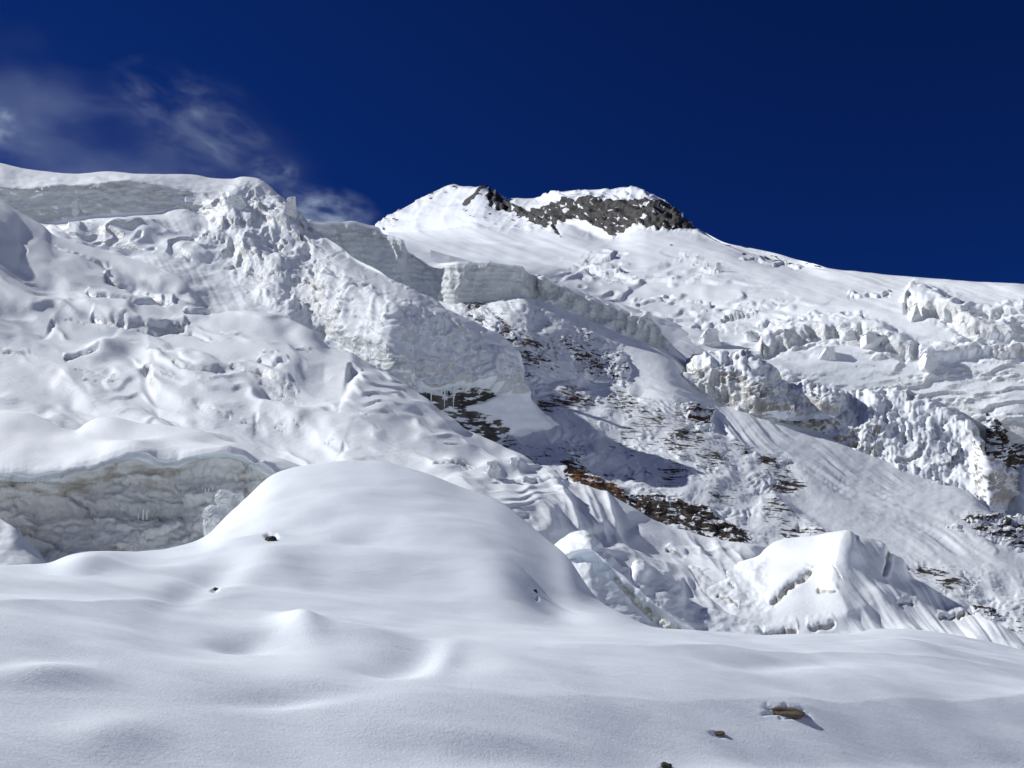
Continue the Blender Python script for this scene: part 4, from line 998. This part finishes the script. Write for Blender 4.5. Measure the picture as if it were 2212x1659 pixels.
# ---- thin clouds drifting over the ridge
def cloud_mat(name, dens, scale, lo, hi, seed):
    m = bpy.data.materials.new(name); m.use_nodes = True
    N = m.node_tree.nodes; L = m.node_tree.links
    N.remove(N['Principled BSDF'])
    out = N['Material Output']
    vol = N.new('ShaderNodeVolumePrincipled'); vol.inputs['Color'].default_value = (0.80, 0.94, 1.0, 1); vol.inputs['Anisotropy'].default_value = 0.35
    tc = N.new('ShaderNodeTexCoord')
    nz = N.new('ShaderNodeTexNoise'); nz.noise_dimensions = '4D'; nz.inputs['W'].default_value = seed; nz.inputs['Scale'].default_value = scale; nz.inputs['Detail'].default_value = 7; nz.inputs['Roughness'].default_value = 0.6; nz.inputs['Distortion'].default_value = 0.6
    L.new(tc.outputs['Object'], nz.inputs['Vector'])
    mr = N.new('ShaderNodeMapRange'); mr.interpolation_type = 'SMOOTHSTEP'; mr.inputs[1].default_value = lo; mr.inputs[2].default_value = hi
    L.new(nz.outputs['Fac'], mr.inputs[0])
    ln = N.new('ShaderNodeVectorMath'); ln.operation = 'LENGTH'; L.new(tc.outputs['Object'], ln.inputs[0])
    fo = N.new('ShaderNodeMapRange'); fo.interpolation_type = 'SMOOTHSTEP'; fo.inputs[1].default_value = 1.0; fo.inputs[2].default_value = 0.25
    L.new(ln.outputs['Value'], fo.inputs[0])
    a = N.new('ShaderNodeMath'); a.operation = 'MULTIPLY'; L.new(mr.outputs[0], a.inputs[0]); L.new(fo.outputs[0], a.inputs[1])
    b = N.new('ShaderNodeMath'); b.operation = 'MULTIPLY'; L.new(a.outputs[0], b.inputs[0]); b.inputs[1].default_value = dens
    L.new(b.outputs[0], vol.inputs['Density'])
    L.new(vol.outputs[0], out.inputs['Volume'])
    return m
def cloud(x, y, d, rx, ry, rot, dens, scale, lo, hi, seed, label):
    m = d / FD
    v, f = ico(3)
    o = add_mesh('cloud', v * 1.02, f, cloud_mat('cloud_vapour', dens, scale, lo, hi, seed))
    o.location = unproj(x, y, d).tolist()
    o.scale = (rx * m, rx * m * 0.6, ry * m); o.rotation_euler = (0, math.radians(rot), 0)
    tag(o, label, 'cloud')
cloud(200, 330, 1500, 560, 240, 8, 0.0009, 2.0, 0.44, 0.74, 1.3, 'broad thin veil of cloud over the left ridge')
cloud(430, 270, 1350, 260, 120, 24, 0.0042, 2.6, 0.50, 0.78, 4.1, 'torn wisp of cloud high above the left ridge')
cloud(-15, 268, 1250, 80, 60, 0, 0.012, 2.2, 0.44, 0.70, 7.7, 'small bright puff of cloud at the left edge of the sky')
cloud(700, 462, 1500, 150, 70, 10, 0.007, 2.6, 0.44, 0.66, 9.2, 'white cloud bank rising behind the ice tooth')
cloud(590, 375, 1450, 80, 50, 0, 0.006, 1.8, 0.42, 0.70, 12.5, 'faint cloud tuft just above the ridge corner')

# ---- unseen snow ground and valley slopes, added round behind the camera to bounce fill light
def surround():
    na, nr = 320, 110
    az = np.linspace(0, 2 * math.pi, na)          # from +Y, clockwise
    rr = 6.0 * (5200.0 / 6.0) ** np.linspace(0, 1, nr)
    A, R = np.meshgrid(az, rr)
    X = np.sin(A) * R; Y = np.cos(A) * R
    ground = -1.75 - 0.10 * np.clip(X, -60, 90) - 0.02 * np.clip(-Y, 0, 400)
    rise = ss(250, 2600, R)
    back = ss(-0.35, -0.9, np.cos(A))
    right = np.clip(np.sin(A), 0, 1); left = np.clip(-np.sin(A), 0, 1)
    H = ground + rise * R * (0.08 + 0.05 * back + 0.05 * left - 0.06 * right * (1 - back))  # slope heights set by how much fill they bounce forward
    H += fbm(X / 700, Y / 700, 5, 301) * 0.10 * R * ss(120, 900, R) + fbm(X / 40, Y / 40, 4, 302) * 1.2 * ss(15, 80, R) + fbm(X / 5.5, Y / 4.2, 3, 11) * 0.17
    H += ridged(X / 900, Y / 900, 5, 303) * 0.12 * R * ss(600, 1800, R)
    H -= ss(4300, 5200, R) * 600
    low = -9.0 - 20.0 * ss(50, 110, R) - 600 * ss(2500, 4500, R)                       # valley floor under the glacier in front
    front = ss(math.cos(math.radians(56)), math.cos(math.radians(44)), np.cos(A))
    H = H * (1 - front) + low * front
    P = Sheet(); P.pos = np.stack([X, Y, H], -1)[:, ::-1]; P.px = X
    P.ice = np.zeros_like(X); P.dirt = np.zeros_like(X); P.rock = np.clip(ss(0.45, 0.7, steep(P)) * ss(700, 1500, R[:, ::-1]) * 0.9, 0, 1)
    o = build(P, 'fill_snow_terrain', M_MOUNT)
    tag(o, 'unseen snow ground and slopes added round the viewpoint to bounce fill light', kind='structure')
surround()
